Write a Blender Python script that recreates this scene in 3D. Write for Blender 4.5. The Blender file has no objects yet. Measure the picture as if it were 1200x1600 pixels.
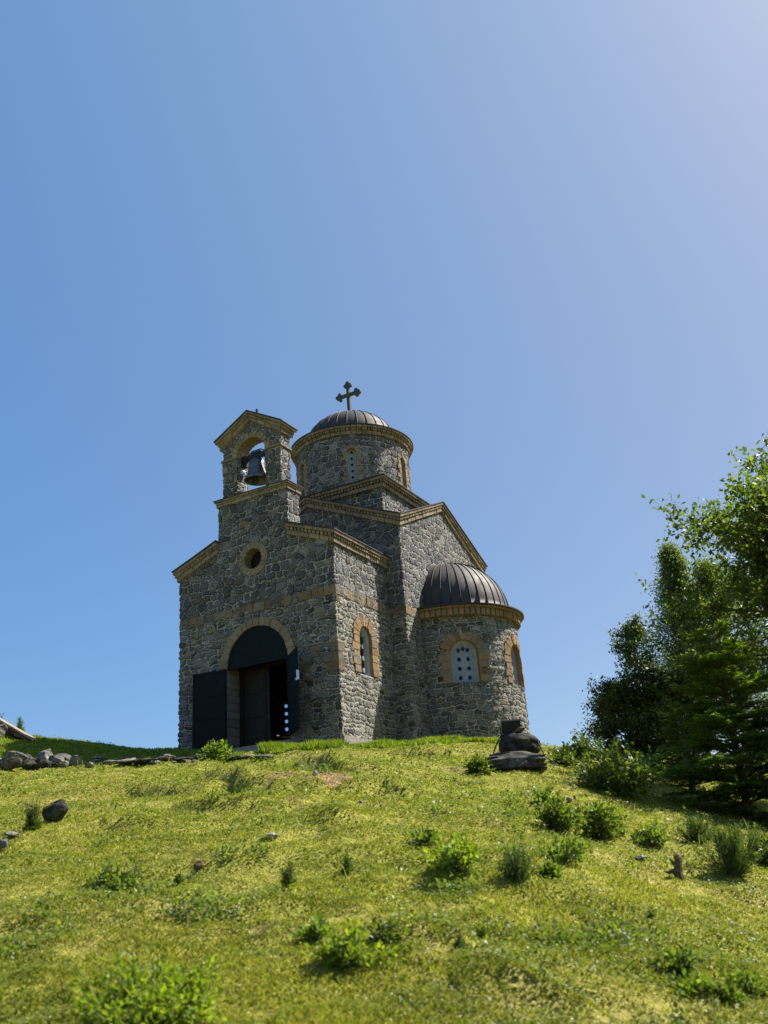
import bpy, bmesh, math, random
import numpy as np
from mathutils import Vector, Matrix
S = bpy.context.scene
COL = S.collection
rad = math.radians
PI = math.pi
# ------------------------------------------------------------------ camera
CAM = np.array([15.027, -20.564, -3.511])
YAW, PITCH, ROLL = rad(27.75), rad(21.706), rad(-4.212)
FPX = 1500.0                                   # focal length in pixels of a 1200 x 1600 frame
Fv = np.array([-math.sin(YAW)*math.cos(PITCH), math.cos(YAW)*math.cos(PITCH), math.sin(PITCH)])
R0 = np.array([math.cos(YAW), math.sin(YAW), 0.0]); U0 = np.cross(R0, Fv)
Rv = R0*math.cos(ROLL)+U0*math.sin(ROLL); Uv = -R0*math.sin(ROLL)+U0*math.cos(ROLL)
cd = bpy.data.cameras.new('camera'); cam = bpy.data.objects.new('camera', cd); COL.objects.link(cam)
M = Matrix.Identity(4)
for i in range(3):
    M[i][0] = Rv[i]; M[i][1] = Uv[i]; M[i][2] = -Fv[i]; M[i][3] = CAM[i]
cam.matrix_world = M
cd.sensor_fit = 'VERTICAL'; cd.sensor_height = 36; cd.sensor_width = 27
cd.lens = 36*FPX/1600; cd.clip_end = 6000; cd.clip_start = .05
cd.dof.use_dof = True; cd.dof.focus_distance = 26; cd.dof.aperture_fstop = 2.6
S.camera = cam
# ------------------------------------------------------------------ sky, sun, exposure
SUN_AZ, SUN_EL = rad(54), rad(50)              # azimuth from +X towards +Y
SKYFIT = ((-0.83, -0.43, -0.15), (0.72, 1.085, 1.073), (0.69, -0.175, -0.648))
w = bpy.data.worlds.new('World'); S.world = w; w.use_nodes = True
nt = w.node_tree; bg = nt.nodes['Background']
sky = nt.nodes.new('ShaderNodeTexSky'); sky.sky_type = 'NISHITA'; sky.sun_disc = False
sky.sun_elevation = SUN_EL; sky.sun_rotation = PI/2-SUN_AZ
sky.altitude = 900; sky.air_density = 1.0; sky.dust_density = 0.9; sky.ozone_density = 2.0
# clearer, more even mountain sky: gain per channel = exp(a + b*height + c*closeness to the sun)
geo = nt.nodes.new('ShaderNodeTexCoord')
def vm(op, *a):
    d = nt.nodes.new('ShaderNodeVectorMath'); d.operation = op
    for i, v in enumerate(a):
        if isinstance(v, bpy.types.NodeSocket): nt.links.new(v, d.inputs[i])
        else: d.inputs[i].default_value = v
    return d
SUNV = (math.cos(SUN_AZ)*math.cos(SUN_EL), math.sin(SUN_AZ)*math.cos(SUN_EL), math.sin(SUN_EL))
GA, GB, GC = SKYFIT
zz = vm('DOT_PRODUCT', geo.outputs['Generated'], (0, 0, 1)).outputs['Value']; cs = vm('DOT_PRODUCT', geo.outputs['Generated'], SUNV).outputs['Value']
def scl(vec, f):
    d = nt.nodes.new('ShaderNodeVectorMath'); d.operation = 'SCALE'; d.inputs[0].default_value = vec; nt.links.new(f, d.inputs['Scale']); return d.outputs[0]
def cl(f, lo, hi):
    d = nt.nodes.new('ShaderNodeClamp'); nt.links.new(f, d.inputs[0]); d.inputs[1].default_value = lo; d.inputs[2].default_value = hi; return d.outputs[0]
ex = vm('ADD', vm('ADD', scl(GB, cl(zz, 0, .8)), scl(GC, cl(cs, .3, .95))).outputs[0], GA).outputs[0]
sx = nt.nodes.new('ShaderNodeSeparateXYZ'); nt.links.new(ex, sx.inputs[0]); cx_ = nt.nodes.new('ShaderNodeCombineXYZ')
for i in range(3):
    d = nt.nodes.new('ShaderNodeMath'); d.operation = 'EXPONENT'; nt.links.new(sx.outputs[i], d.inputs[0]); nt.links.new(d.outputs[0], cx_.inputs[i])
nt.links.new(vm('MULTIPLY', sky.outputs[0], cx_.outputs[0]).outputs[0], bg.inputs[0]); bg.inputs[1].default_value = 0.075
ld = bpy.data.lights.new('sun', 'SUN'); ld.energy = 5.0; ld.angle = rad(0.53); ld.color = (1, .925, .80)
sun = bpy.data.objects.new('sun', ld); COL.objects.link(sun)
sd = Vector((math.cos(SUN_AZ)*math.cos(SUN_EL), math.sin(SUN_AZ)*math.cos(SUN_EL), math.sin(SUN_EL)))
sun.rotation_euler = sd.to_track_quat('Z', 'Y').to_euler()
S.view_settings.view_transform = 'Standard'; S.view_settings.look = 'None'
S.view_settings.exposure = 1.12; S.view_settings.gamma = 1.0
S.cycles.max_bounces = 6; S.cycles.transparent_max_bounces = 6

# ------------------------------------------------------------------ helpers
def tag(o, label=None, cat=None, group=None, kind=None):
    if label: o['label'] = label
    if cat: o['category'] = cat
    if group: o['group'] = group
    if kind: o['kind'] = kind
    return o
def thing(name, label, cat, loc=(0, 0, 0), rz=0, group=None):
    o = bpy.data.objects.new(name, None); COL.objects.link(o)
    o.location = loc; o.rotation_euler = (0, 0, rz); o.empty_display_size = .2
    return tag(o, label, cat, group)
def link(name, me, mat=None, parent=None):
    o = bpy.data.objects.new(name, me); COL.objects.link(o)
    if mat is not None: me.materials.append(mat)
    if parent is not None: o.parent = parent
    return o
def npmesh(name, V, Fc, smooth=False, uv=None):
    """V (n,3); Fc (m,k) all same k"""
    V = np.asarray(V, np.float32); Fc = np.asarray(Fc, np.int32)
    me = bpy.data.meshes.new(name); m, k = Fc.shape
    me.vertices.add(len(V)); me.vertices.foreach_set('co', V.ravel())
    me.loops.add(m*k); me.loops.foreach_set('vertex_index', Fc.ravel())
    me.polygons.add(m); me.polygons.foreach_set('loop_start', np.arange(0, m*k, k, dtype=np.int32))
    me.polygons.foreach_set('loop_total', np.full(m, k, np.int32))
    me.polygons.foreach_set('use_smooth', np.full(m, smooth))
    if uv is not None:
        l = me.uv_layers.new(name='UVMap'); l.data.foreach_set('uv', np.asarray(uv, np.float32)[Fc.ravel()].ravel())
    me.update(calc_edges=True); me.validate()
    return me
class MB:
    """collects faces (any size) with optional mapping function"""
    def __init__(s, fn=None): s.v = []; s.f = []; s.fn = fn
    def add(s, vs, fs):
        b = len(s.v); s.v += [tuple(s.fn(*p)) if s.fn else tuple(p) for p in vs]; s.f += [tuple(i+b for i in f) for f in fs]
    def box8(s, c):                              # 8 corners: bottom 4 ccw, top 4
        s.add(c, [(3, 2, 1, 0), (4, 5, 6, 7), (0, 1, 5, 4), (1, 2, 6, 5), (2, 3, 7, 6), (3, 0, 4, 7)])
    def box(s, x0, x1, y0, y1, z0, z1):
        s.box8([(x0, y0, z0), (x1, y0, z0), (x1, y1, z0), (x0, y1, z0), (x0, y0, z1), (x1, y0, z1), (x1, y1, z1), (x0, y1, z1)])
    def tube(s, pts, rs, n=6, cap=True):
        pts = [Vector(p) for p in pts]
        if not hasattr(rs, '__len__'): rs = [rs]*len(pts)
        ring = []; vs = []; fs = []
        for i, p in enumerate(pts):
            t = (pts[min(i+1, len(pts)-1)]-pts[max(i-1, 0)]).normalized()
            a = t.orthogonal().normalized() if i == 0 else (a-t*a.dot(t)).normalized()
            b = t.cross(a)
            for k in range(n):
                q = 2*PI*k/n; vs.append(p+(a*math.cos(q)+b*math.sin(q))*rs[i])
        for i in range(len(pts)-1):
            for k in range(n):
                k2 = (k+1) % n; fs.append((i*n+k, i*n+k2, (i+1)*n+k2, (i+1)*n+k))
        if cap: fs.append(tuple(range(n-1, -1, -1))); fs.append(tuple((len(pts)-1)*n+k for k in range(n)))
        s.add(vs, fs)
    def lathe(s, prof, c=(0, 0, 0), n=32, a0=0, a1=360):
        full = abs(a1-a0) >= 359.9; m = n if full else n+1; vs = []; fs = []
        for r, z in prof:
            for k in range(m):
                q = rad(a0+(a1-a0)*k/n); vs.append((c[0]+r*math.cos(q), c[1]+r*math.sin(q), c[2]+z))
        for i in range(len(prof)-1):
            for k in range(n):
                k2 = (k+1) % m; fs.append((i*m+k, i*m+k2, (i+1)*m+k2, (i+1)*m+k))
        s.add(vs, fs)
    def build(s, name, mat, parent=None, smooth=False):
        me = bpy.data.meshes.new(name); me.from_pydata(s.v, [], s.f); me.update()
        if smooth: me.polygons.foreach_set('use_smooth', [True]*len(me.polygons))
        return link(name, me, mat, parent)

# value noise in numpy
def vnoise(x, y, seed=0):
    x = np.asarray(x, float); y = np.asarray(y, float)
    xi = np.floor(x).astype(np.int64); yi = np.floor(y).astype(np.int64); fx = x-xi; fy = y-yi
    fx = fx*fx*(3-2*fx); fy = fy*fy*(3-2*fy)
    def h(a, b):
        n = (a*374761393+b*668265263+seed*982451653) & 0x7fffffff
        n = ((n ^ (n >> 13))*1274126177) & 0x7fffffff
        return ((n ^ (n >> 16)) & 0xffff)/65535.0
    return (h(xi, yi)*(1-fx)+h(xi+1, yi)*fx)*(1-fy)+(h(xi, yi+1)*(1-fx)+h(xi+1, yi+1)*fx)*fy-.5
def fbm(x, y, seed=0, o=3):
    return sum(vnoise(x*2**i, y*2**i, seed+i*7)/2**i for i in range(o))

# ------------------------------------------------------------------ materials
class NB:
    def __init__(s, name):
        s.m = bpy.data.materials.new(name); s.m.use_nodes = True; s.t = s.m.node_tree; s.t.nodes.clear()
        s.out = s.n('ShaderNodeOutputMaterial')
    def n(s, typ, ins=None, **kw):
        d = s.t.nodes.new(typ)
        for k, v in kw.items(): setattr(d, k, v)
        for k, v in (ins or {}).items():
            if isinstance(v, bpy.types.NodeSocket): s.t.links.new(v, d.inputs[k])
            else: d.inputs[k].default_value = v
        return d
    def math(s, op, a, b=0.0, c=None):
        i = {0: a, 1: b}
        if c is not None: i[2] = c
        return s.n('ShaderNodeMath', i, operation=op).outputs[0]
    def maprange(s, v, a, b, c=0.0, d=1.0, smooth=True):
        return s.n('ShaderNodeMapRange', {0: v, 1: a, 2: b, 3: c, 4: d}, interpolation_type='SMOOTHSTEP' if smooth else 'LINEAR').outputs[0]
    def ramp(s, v, stops, mode='LINEAR'):
        d = s.n('ShaderNodeValToRGB', {0: v}); cr = d.color_ramp; cr.interpolation = mode
        while len(cr.elements) < len(stops): cr.elements.new(.5)
        for e, (p, c) in zip(cr.elements, stops): e.position = p; e.color = (*c, 1)
        return d.outputs[0]
    def mix(s, f, a, b, blend='MIX'):
        d = s.n('ShaderNodeMix', data_type='RGBA', blend_type=blend)
        for i, v in ((0, f), (6, a), (7, b)):
            if isinstance(v, bpy.types.NodeSocket): s.t.links.new(v, d.inputs[i])
            else: d.inputs[i].default_value = v if not isinstance(v, tuple) or len(v) == 4 else (*v, 1)
        return d.outputs[2]
    def noise(s, vec, scale, detail=3, rough=.55, dim='3D'):
        return s.n('ShaderNodeTexNoise', {'Vector': vec, 'Scale': scale, 'Detail': detail, 'Roughness': rough}, noise_dimensions=dim).outputs[0]
    def bsdf(s, color, rough=.8, metal=0.0, spec=.3, normal=None, **kw):
        i = {'Base Color': color if isinstance(color, bpy.types.NodeSocket) else (*color, 1), 'Roughness': rough, 'Metallic': metal, 'Specular IOR Level': spec}
        if normal is not None: i['Normal'] = normal
        i.update(kw)
        return s.n('ShaderNodeBsdfPrincipled', i).outputs[0]
    def bump(s, h, strength=.5, dist=.02):
        return s.n('ShaderNodeBump', {'Height': h, 'Strength': strength, 'Distance': dist}).outputs[0]
    def fin(s, surf):
        s.t.links.new(surf, s.out.inputs[0]); return s.m

def mat_masonry():
    b = NB('rubble_masonry'); uv = b.n('ShaderNodeTexCoord').outputs['UV']
    low = b.n('ShaderNodeSeparateXYZ', {0: uv}).outputs[1]
    nz = b.n('ShaderNodeTexNoise', {'Vector': uv, 'Scale': 2.3, 'Detail': 2}, noise_dimensions='2D').outputs[1]
    wv = b.n('ShaderNodeVectorMath', {0: nz, 1: (.5, .5, .5)}, operation='SUBTRACT').outputs[0]
    wv = b.n('ShaderNodeVectorMath', {0: wv, 'Scale': .17}, operation='SCALE').outputs[0]
    nz2 = b.n('ShaderNodeTexNoise', {'Vector': uv, 'Scale': 7.5, 'Detail': 2}, noise_dimensions='2D').outputs[1]
    nz2 = b.n('ShaderNodeVectorMath', {0: nz2, 1: (.5, .5, .5)}, operation='SUBTRACT').outputs[0]
    nz2 = b.n('ShaderNodeVectorMath', {0: nz2, 'Scale': .085}, operation='SCALE').outputs[0]
    wv = b.n('ShaderNodeVectorMath', {0: wv, 1: nz2}, operation='ADD').outputs[0]
    p = b.n('ShaderNodeVectorMath', {0: uv, 1: wv}, operation='ADD').outputs[0]
    def cells(sx, sy, rnd):
        q = b.n('ShaderNodeVectorMath', {0: p, 1: (sx, sy, 1)}, operation='MULTIPLY').outputs[0]
        v = b.n('ShaderNodeTexVoronoi', {'Vector': q, 'Scale': 1.0, 'Randomness': rnd}, voronoi_dimensions='2D', feature='F1')
        e = b.n('ShaderNodeTexVoronoi', {'Vector': q, 'Scale': 1.0, 'Randomness': rnd}, voronoi_dimensions='2D', feature='DISTANCE_TO_EDGE')
        sp = b.n('ShaderNodeSeparateColor', {0: v.outputs['Color']})
        return sp.outputs[0], sp.outputs[1], b.math('DIVIDE', e.outputs[0], sx)
    psep = b.n('ShaderNodeSeparateXYZ', {0: p})
    def coursed(hrow, wstone):                  # rows of uneven height cut into stones of uneven length
        wz = b.math('DIVIDE', psep.outputs[1], hrow)
        rv = b.n('ShaderNodeTexVoronoi', {'W': wz, 'Scale': 1.0, 'Randomness': .75}, voronoi_dimensions='1D', feature='F1')
        re_ = b.n('ShaderNodeTexVoronoi', {'W': wz, 'Scale': 1.0, 'Randomness': .75}, voronoi_dimensions='1D', feature='DISTANCE_TO_EDGE').outputs[0]
        rr = b.n('ShaderNodeSeparateColor', {0: rv.outputs['Color']}).outputs[0]
        wx = b.math('ADD', b.math('DIVIDE', psep.outputs[0], wstone), b.math('MULTIPLY', rr, 311.7))
        v = b.n('ShaderNodeTexVoronoi', {'W': wx, 'Scale': 1.0, 'Randomness': .9}, voronoi_dimensions='1D', feature='F1')
        e = b.n('ShaderNodeTexVoronoi', {'W': wx, 'Scale': 1.0, 'Randomness': .9}, voronoi_dimensions='1D', feature='DISTANCE_TO_EDGE').outputs[0]
        sp = b.n('ShaderNodeSeparateColor', {0: v.outputs['Color']})
        return sp.outputs[0], sp.outputs[1], b.math('SMOOTH_MIN', b.math('MULTIPLY', re_, hrow), b.math('MULTIPLY', e, wstone), .035)
    def pick(f, A, B_): return [b.n('ShaderNodeMix', {0: f, 2: x, 3: y}, data_type='FLOAT').outputs[0] for x, y in zip(A, B_)]
    odd = b.maprange(b.noise(uv, 1.1, 2, .5, '2D'), .50, .51)
    A1 = pick(odd, coursed(.205, .25), cells(3.3, 4.4, .85))      # above the string course
    A2 = pick(odd, coursed(.14, .29), coursed(.175, .225))          # below it: flatter stones
    sel = b.maprange(b.math('ADD', low, b.math('MULTIPLY', b.noise(uv, 1.4, 1, .5, '2D'), .5)), 4.15, 4.17, 1, 0)
    r, g, e = pick(sel, A1, A2)
    fine = b.noise(uv, 28, 4, .65, '2D'); mid = b.noise(uv, 9, 3, .6, '2D')
    up = b.ramp(r, [(0, (0.052, 0.061, 0.082)), (.15, (0.116, 0.126, 0.145)), (.28, (0.039, 0.045, 0.062)), (.42, (0.172, 0.171, 0.175)), (.54, (0.082, 0.095, 0.125)), (.66, (0.241, 0.239, 0.235)), (.76, (0.086, 0.077, 0.078)), (.88, (0.129, 0.144, 0.175)), (1, (0.31, 0.302, 0.28))])
    lo = b.ramp(r, [(0, (0.101, 0.115, 0.112)), (.2, (0.221, 0.221, 0.21)), (.34, (0.051, 0.056, 0.062)), (.48, (0.267, 0.254, 0.22)), (.62, (0.129, 0.146, 0.145)), (.78, (0.35, 0.324, 0.26)), (.9, (0.041, 0.041, 0.05)), (1, (0.193, 0.179, 0.155))])
    st = b.mix(sel, up, lo)
    st = b.mix(b.maprange(mid, .35, .7, 0, .45), st, b.mix(.5, st, (.26, .23, .18)))
    st = b.mix(b.maprange(fine, .38, .62, 0, .35), st, b.mix(.5, st, (.02, .02, .022)))
    mortar = b.mix(b.noise(uv, 6, 3, .6, '2D'), (.29, .285, .26), (.47, .455, .40))
    lum = b.math('ADD', e, b.math('MULTIPLY', b.math('SUBTRACT', fine, .5), .02))
    mm = b.maprange(b.math('ADD', lum, b.math('MULTIPLY', b.math('SUBTRACT', mid, .5), .035)), .007, .023)            # 0 = mortar
    colr = b.mix(mm, mortar, st)
    damp = b.noise(uv, .7, 3, .6, '2D')
    colr = b.mix(b.maprange(damp, .45, .75, 0, .35), colr, b.mix(.6, colr, (.05, .055, .045)))
    dome = b.maprange(lum, .004, .045)
    h = b.math('MULTIPLY', dome, b.math('ADD', .45, b.math('MULTIPLY', g, .75)))
    h = b.math('ADD', h, b.math('MULTIPLY', mid, .6))
    h = b.math('ADD', h, b.math('MULTIPLY', fine, .40))
    nm = b.bump(h, .9, .035)
    d = b.n('ShaderNodeDisplacement', {'Height': h, 'Midlevel': .75, 'Scale': .038}).outputs[0]
    b.t.links.new(d, b.out.inputs[2]); b.m.displacement_method = 'BOTH'
    return b.fin(b.bsdf(colr, .9, 0, .2, nm))
def mat_blocks(name, stops, bumpk=.6, dirt=.35):
    b = NB(name); co = b.n('ShaderNodeTexCoord').outputs['Object']
    ri = b.n('ShaderNodeNewGeometry').outputs['Random Per Island']
    c = b.ramp(ri, stops); f = b.noise(co, 22, 4, .65); g = b.noise(co, 5, 3)
    c = b.mix(b.maprange(f, .4, .65, 0, dirt), c, b.mix(.6, c, (.05, .045, .04)))
    c = b.mix(b.maprange(g, .45, .7, 0, .3), c, b.mix(.5, c, (.35, .3, .22)))
    h = b.math('ADD', f, b.noise(co, 9, 3))
    return b.fin(b.bsdf(c, .9, 0, .2, b.bump(h, bumpk, .03)))
def mat_plain(name, c1, c2, scale=6, rough=.7, metal=0, spec=.3, bumpk=.2, dist=.01):
    b = NB(name); co = b.n('ShaderNodeTexCoord').outputs['Object']
    f = b.noise(co, scale, 4, .6)
    return b.fin(b.bsdf(b.mix(b.maprange(f, .3, .7), c1, c2), rough, metal, spec, b.bump(f, bumpk, dist)))
def mat_metal_roof():
    b = NB('dark_roof_metal'); co = b.n('ShaderNodeTexCoord').outputs['Object']
    f = b.noise(co, 2.5, 4, .6); g = b.noise(co, 30, 3, .6)
    c = b.mix(b.maprange(f, .35, .7), (.016, .016, .019), (.040, .034, .031))
    r = b.maprange(b.math('ADD', f, b.math('MULTIPLY', g, .3)), .4, .9, .58, .75)
    return b.fin(b.bsdf(c, r, .0, .45, b.bump(f, .25, .01)))
def mat_leaf(name, stops, trans=.45, rough=.5, nscale=.8, tint=(.5, .5, .3), pos=True):
    b = NB(name); g = b.n('ShaderNodeNewGeometry'); ri = g.outputs['Random Per Island']
    c = b.ramp(ri, stops)
    if pos:
        n = b.noise(g.outputs['Position'], nscale, 3, .6)
        c = b.mix(b.maprange(n, .38, .66, 0, .55), c, b.mix(1.0, c, tint, 'MULTIPLY'))
    d = b.bsdf(c, rough, 0, .25)
    tc = b.mix(1.0, c, (1.35, 1.45, .42), 'MULTIPLY')
    t = b.n('ShaderNodeBsdfTranslucent', {0: tc}).outputs[0]
    return b.fin(b.n('ShaderNodeMixShader', {0: trans, 1: d, 2: t}).outputs[0])
def mat_ground():
    b = NB('turf_ground'); co = b.n('ShaderNodeTexCoord').outputs['Object']
    a = b.noise(co, .55, 4, .6); f = b.noise(co, 7, 4, .7); g = b.noise(co, 40, 3, .7); h = b.noise(co, 2.1, 4, .65)
    c = b.mix(b.maprange(f, .3, .7), (.15, .16, .026), (.34, .33, .06))
    c = b.mix(b.maprange(a, .5, .68, 0, .6), c, (.33, .27, .09))
    c = b.mix(b.maprange(h, .60, .70, 0, .85), c, (.16, .095, .055))
    c = b.mix(b.maprange(g, .35, .6, .6, 0), c, b.mix(1.0, c, (.35, .35, .3), 'MULTIPLY'))
    # the bare reddish soil on the little bank in front of the church
    d = b.n('ShaderNodeVectorMath', {0: co, 1: DIRT}, operation='DISTANCE').outputs['Value']
    d = b.math('ADD', d, b.math('MULTIPLY', b.math('SUBTRACT', h, .5), 2.2))
    c = b.mix(b.maprange(d, .35, .75, .85, 0), c, b.mix(b.maprange(f, .4, .6), (.12, .08, .05), (.30, .17, .10)))
    hh = b.math('ADD', f, b.math('MULTIPLY', g, .5))
    return b.fin(b.bsdf(c, .95, 0, .1, b.bump(hh, 1.0, .05)))
def mat_rock(name='grey_rock', k=1.0, warm=0.0):
    b = NB(name); co = b.n('ShaderNodeTexCoord').outputs['Object']
    f = b.noise(co, 7, 5, .65); g = b.noise(co, 2.2, 3); h = b.noise(co, 30, 3, .6)
    c = b.mix(b.maprange(f, .35, .65), (.10*k+warm*.03, .095*k, .085*k-warm*.02), (.33*k+warm*.05, .315*k, .28*k-warm*.04))
    c = b.mix(b.maprange(g, .55, .68, 0, .6), c, (.10, .105, .06))
    c = b.mix(b.maprange(h, .4, .6, .4, 0), c, b.mix(1.0, c, (.3, .3, .3), 'MULTIPLY'))
    return b.fin(b.bsdf(c, .92, 0, .2, b.bump(b.math('ADD', f, b.math('MULTIPLY', h, .4)), .9, .04)))
def mat_glass():
    b = NB('window_glass')
    t = b.n('ShaderNodeBsdfTransparent', {0: (.55, .62, .75, 1)}).outputs[0]
    g = b.n('ShaderNodeBsdfGlossy', {0: (.8, .85, .95, 1), 'Roughness': .08}).outputs[0]
    return b.fin(b.n('ShaderNodeMixShader', {0: .035, 1: t, 2: g}).outputs[0])

# ------------------------------------------------------------------ terrain height
def ray(px, py): return Fv+Rv*(px-600)/FPX-Uv*(py-800)/FPX
FH = np.array([-math.sin(YAW), math.cos(YAW)])
def at_depth(px, py, d):
    q = ray(px, py); return CAM+q*d/(q[:2] @ FH)
GROUND_Z = -5.1
ctl = []
lip = [(-170, 1136, 28), (0, 1150, 27.3), (150, 1166, 26.8), (260, 1173, 25.8), (361, 1178, 23), (440, 1169, 21.6), (536, 1169, 21.4), (620, 1166, 22.2),
       (700, 1162, 23.2), (790, 1164, 23.6), (860, 1170, 25), (930, 1180, 26), (1050, 1205, 25.5), (1200, 1232, 24.5), (1400, 1262, 24)]
mids = {-170: (1200, 20.5), 0: (1206, 20.3), 150: (1196, 20.3), 260: (1190, 20.3), 361: (1188, 20.2)}
for px, py, d in lip:
    if px > 361: ctl.append(at_depth(px, py, d))
    else:
        ctl.append(at_depth(px, py, d))
        m = mids[px]; ctl.append(at_depth(px, m[0], m[1])); py, d = m
        p0, dd = lip[[l[0] for l in lip].index(px)][1:], 0
        ctl.append(at_depth(px, (m[0]+p0[0])/2+2, (m[1]+p0[1])/2+.4))
    r_ = ray(px, py); s = r_[2]/(r_[:2] @ FH); gz = CAM[2]+s*d      # ray slope at the lip
    sl = (gz-GROUND_Z)/d
    for t in (.2, .35, .5, .65, .8, .9):
        q = r_[:2]/(r_[:2] @ FH)*d*t
        ctl.append(np.array([CAM[0]+q[0], CAM[1]+q[1], GROUND_Z+(gz-GROUND_Z)*(t+.10*math.sin(PI*t)*.35)]))
for p in [(15.03, -20.56, -5.1), (18, -26, -6.2), (6, -28, -5.6), (26, -18, -6.4), (-2.6, 0, .36), (2.6, 0, -.12), (2.6, 2.9, .08), (0, 3, .3), (4.1, 4, .22), (5.1, 5.9, .12), (3, 8, .1), (-3, 8, .5), (6.2, 9.2, -.1),
          (-6.5, 5, .95), (-11, 4, 1.2), (0, 13, -.6), (8, 14, -1.4), (-10, 12, -.2), (-18, 6, 1.0), (12, 8, -1.0), (16, 2, -1.6), (22, -6, -3.2), (0, 22, -4), (14, 20, -4.5), (-16, 20, -3), (-20, -8, .3), (-10, -20, -2.5), (0, -14, -2.0)]:
    ctl.append(np.array(p, float))
ctl = np.array(ctl)
def _tps(A, B):
    r2 = ((A[:, None, :2]-B[None, :, :2])**2).sum(-1)
    return .5*r2*np.log(r2+1e-9)
_K = _tps(ctl, ctl)+np.eye(len(ctl))*.15; _P = np.c_[np.ones(len(ctl)), ctl[:, :2]]
_A = np.block([[_K, _P], [_P.T, np.zeros((3, 3))]]); _w = np.linalg.solve(_A, np.r_[ctl[:, 2], 0, 0, 0])
def Hbase(x, y):
    x = np.asarray(x, float); y = np.asarray(y, float); sh = x.shape; P = np.c_[x.ravel(), y.ravel()]
    out = np.empty(len(P))
    for i in range(0, len(P), 20000):
        q = P[i:i+20000]; out[i:i+20000] = _tps(q, ctl) @ _w[:-3]+np.c_[np.ones(len(q)), q] @ _w[-3:]
    c = np.hypot(P[:, 0]-4, P[:, 1]+4); t = np.clip((c-24)/60, 0, 1); t = t*t*(3-2*t)
    far = -24+fbm(P[:, 0]/160, P[:, 1]/160, 5)*26
    out = np.clip(out, -12, 4)*(1-t)+far*t
    return out.reshape(sh)
def gnd0(px, py):
    r_ = ray(px, py); r_ = r_/(r_[:2] @ FH); ds = np.arange(4, 34, .05); P = CAM[None]+r_[None]*ds[:, None]
    i = np.where(P[:, 2] < Hbase(P[:, 0], P[:, 1]))[0]; i = i[0] if len(i) else 400
    return P[i, :2]
SCARPS = [(gnd0(a, b_), gnd0(c, d_), A) for a, b_, c, d_, A in ((205, 1232, 330, 1240, .16), (330, 1222, 430, 1238, .20), (290, 1262, 420, 1268, .12), (470, 1205, 560, 1212, .22), (560, 1232, 640, 1238, .14), (440, 1240, 500, 1238, .12),
          (490, 1296, 560, 1290, .09), (120, 1300, 250, 1296, .07), (640, 1470, 700, 1462, .07), (760, 1560, 880, 1546, .07), (140, 1440, 240, 1420, .06), (430, 1178, 520, 1180, .07), (560, 1182, 760, 1180, .10))]
def scarp(x, y):
    h = np.zeros_like(np.asarray(x, float))
    for p, q, A in SCARPS:
        v = q-p; L = np.hypot(*v); v = v/L; n = np.array([-v[1], v[0]])
        if n @ FH < 0: n = -n
        a = ((x-p[0])*v[0]+(y-p[1])*v[1])/L; s_ = (x-p[0])*n[0]+(y-p[1])*n[1]+vnoise(x/.5, y/.5, 33)*.55+vnoise(x/.2, y/.2, 34)*.15
        win = np.clip(1-np.abs(a-.5)*1.6, 0, 1)**.5
        h = h+1.45*A*win*np.where(s_ > 0, np.exp(-np.clip(s_, 0, 9)/.9), np.exp(np.clip(s_, -9, 0)/.10))-A*.35*win*np.exp(-((s_+.18)/.16)**2)
    return h
def micro(x, y):
    a = fbm(x/1.6, y/1.6, 3, 3)*.10+fbm(x/.42, y/.42, 11, 3)*.085+vnoise(x/.17, y/.17, 61)*.055*np.clip(fbm(x/1.9, y/1.9, 62)+.5, 0, 1)
    ridg = np.clip(vnoise((x*.885+y*.466)/2.3, (-x*.466+y*.885)/.85, 21)*2.4-.35, 0, .8)*-.09   # small terraces trodden in the turf
    near = 1-np.clip((np.hypot(x-4, y+4)-28)/20, 0, 1)
    bank = 0
    return (a+ridg)*near+scarp(x, y)
def H(x, y): return Hbase(x, y)+micro(np.asarray(x, float), np.asarray(y, float))
def gnd(px, py, dmin=4.0, dmax=34.0):
    """the point of the terrain seen at this pixel of the photograph"""
    r_ = ray(px, py); r_ = r_/(r_[:2] @ FH); ds = np.arange(dmin, dmax, .05)
    P = CAM[None]+r_[None]*ds[:, None]; h = H(P[:, 0], P[:, 1]); below = np.where(P[:, 2] < h)[0]
    i = below[0] if len(below) else len(ds)-1
    return Vector((P[i, 0], P[i, 1], h[i])), ds[i]
DIRT = tuple(gnd(508, 1208)[0])

MASON = mat_masonry()
ORANGE = mat_blocks('orange_sandstone', [(0, (.24, .14, .065)), (.3, (.34, .22, .10)), (.55, (.24, .18, .12)), (.8, (.38, .27, .13)), (1, (.17, .09, .05))], 1.0, .6)
TAN = mat_blocks('tan_cornice_stone', [(0, (.16, .12, .085)), (.4, (.28, .225, .155)), (.7, (.20, .155, .11)), (1, (.34, .275, .19))], .9, .6)
TANARCH = mat_blocks('tan_arch_stone', [(0, (.19, .145, .095)), (.5, (.31, .245, .155)), (1, (.23, .175, .115))], .9, .6)
JAMB = mat_blocks('grey_jamb_stone', [(0, (.14, .135, .115)), (.5, (.20, .19, .155)), (1, (.12, .12, .11))])
MORTAR = mat_plain('mortar', (.17, .155, .13), (.27, .25, .21), 12, .95)
ROOF = mat_metal_roof()
DOORM = mat_plain('dark_teal_door_paint', (.0030, .0085, .0100), (.0050, .0115, .0130), 4, .65, 0, .12, .15)
WOOD = mat_plain('dark_brown_wood', (.009, .005, .004), (.015, .009, .006), 9, .6)
FRAME = mat_plain('pale_grey_window_stone', (.27, .30, .30), (.36, .39, .40), 8, .8)
PANEL = mat_plain('blue_grey_window_panel', (.20, .24, .29), (.29, .32, .37), 10, .75)
GLASS = mat_glass()
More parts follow.
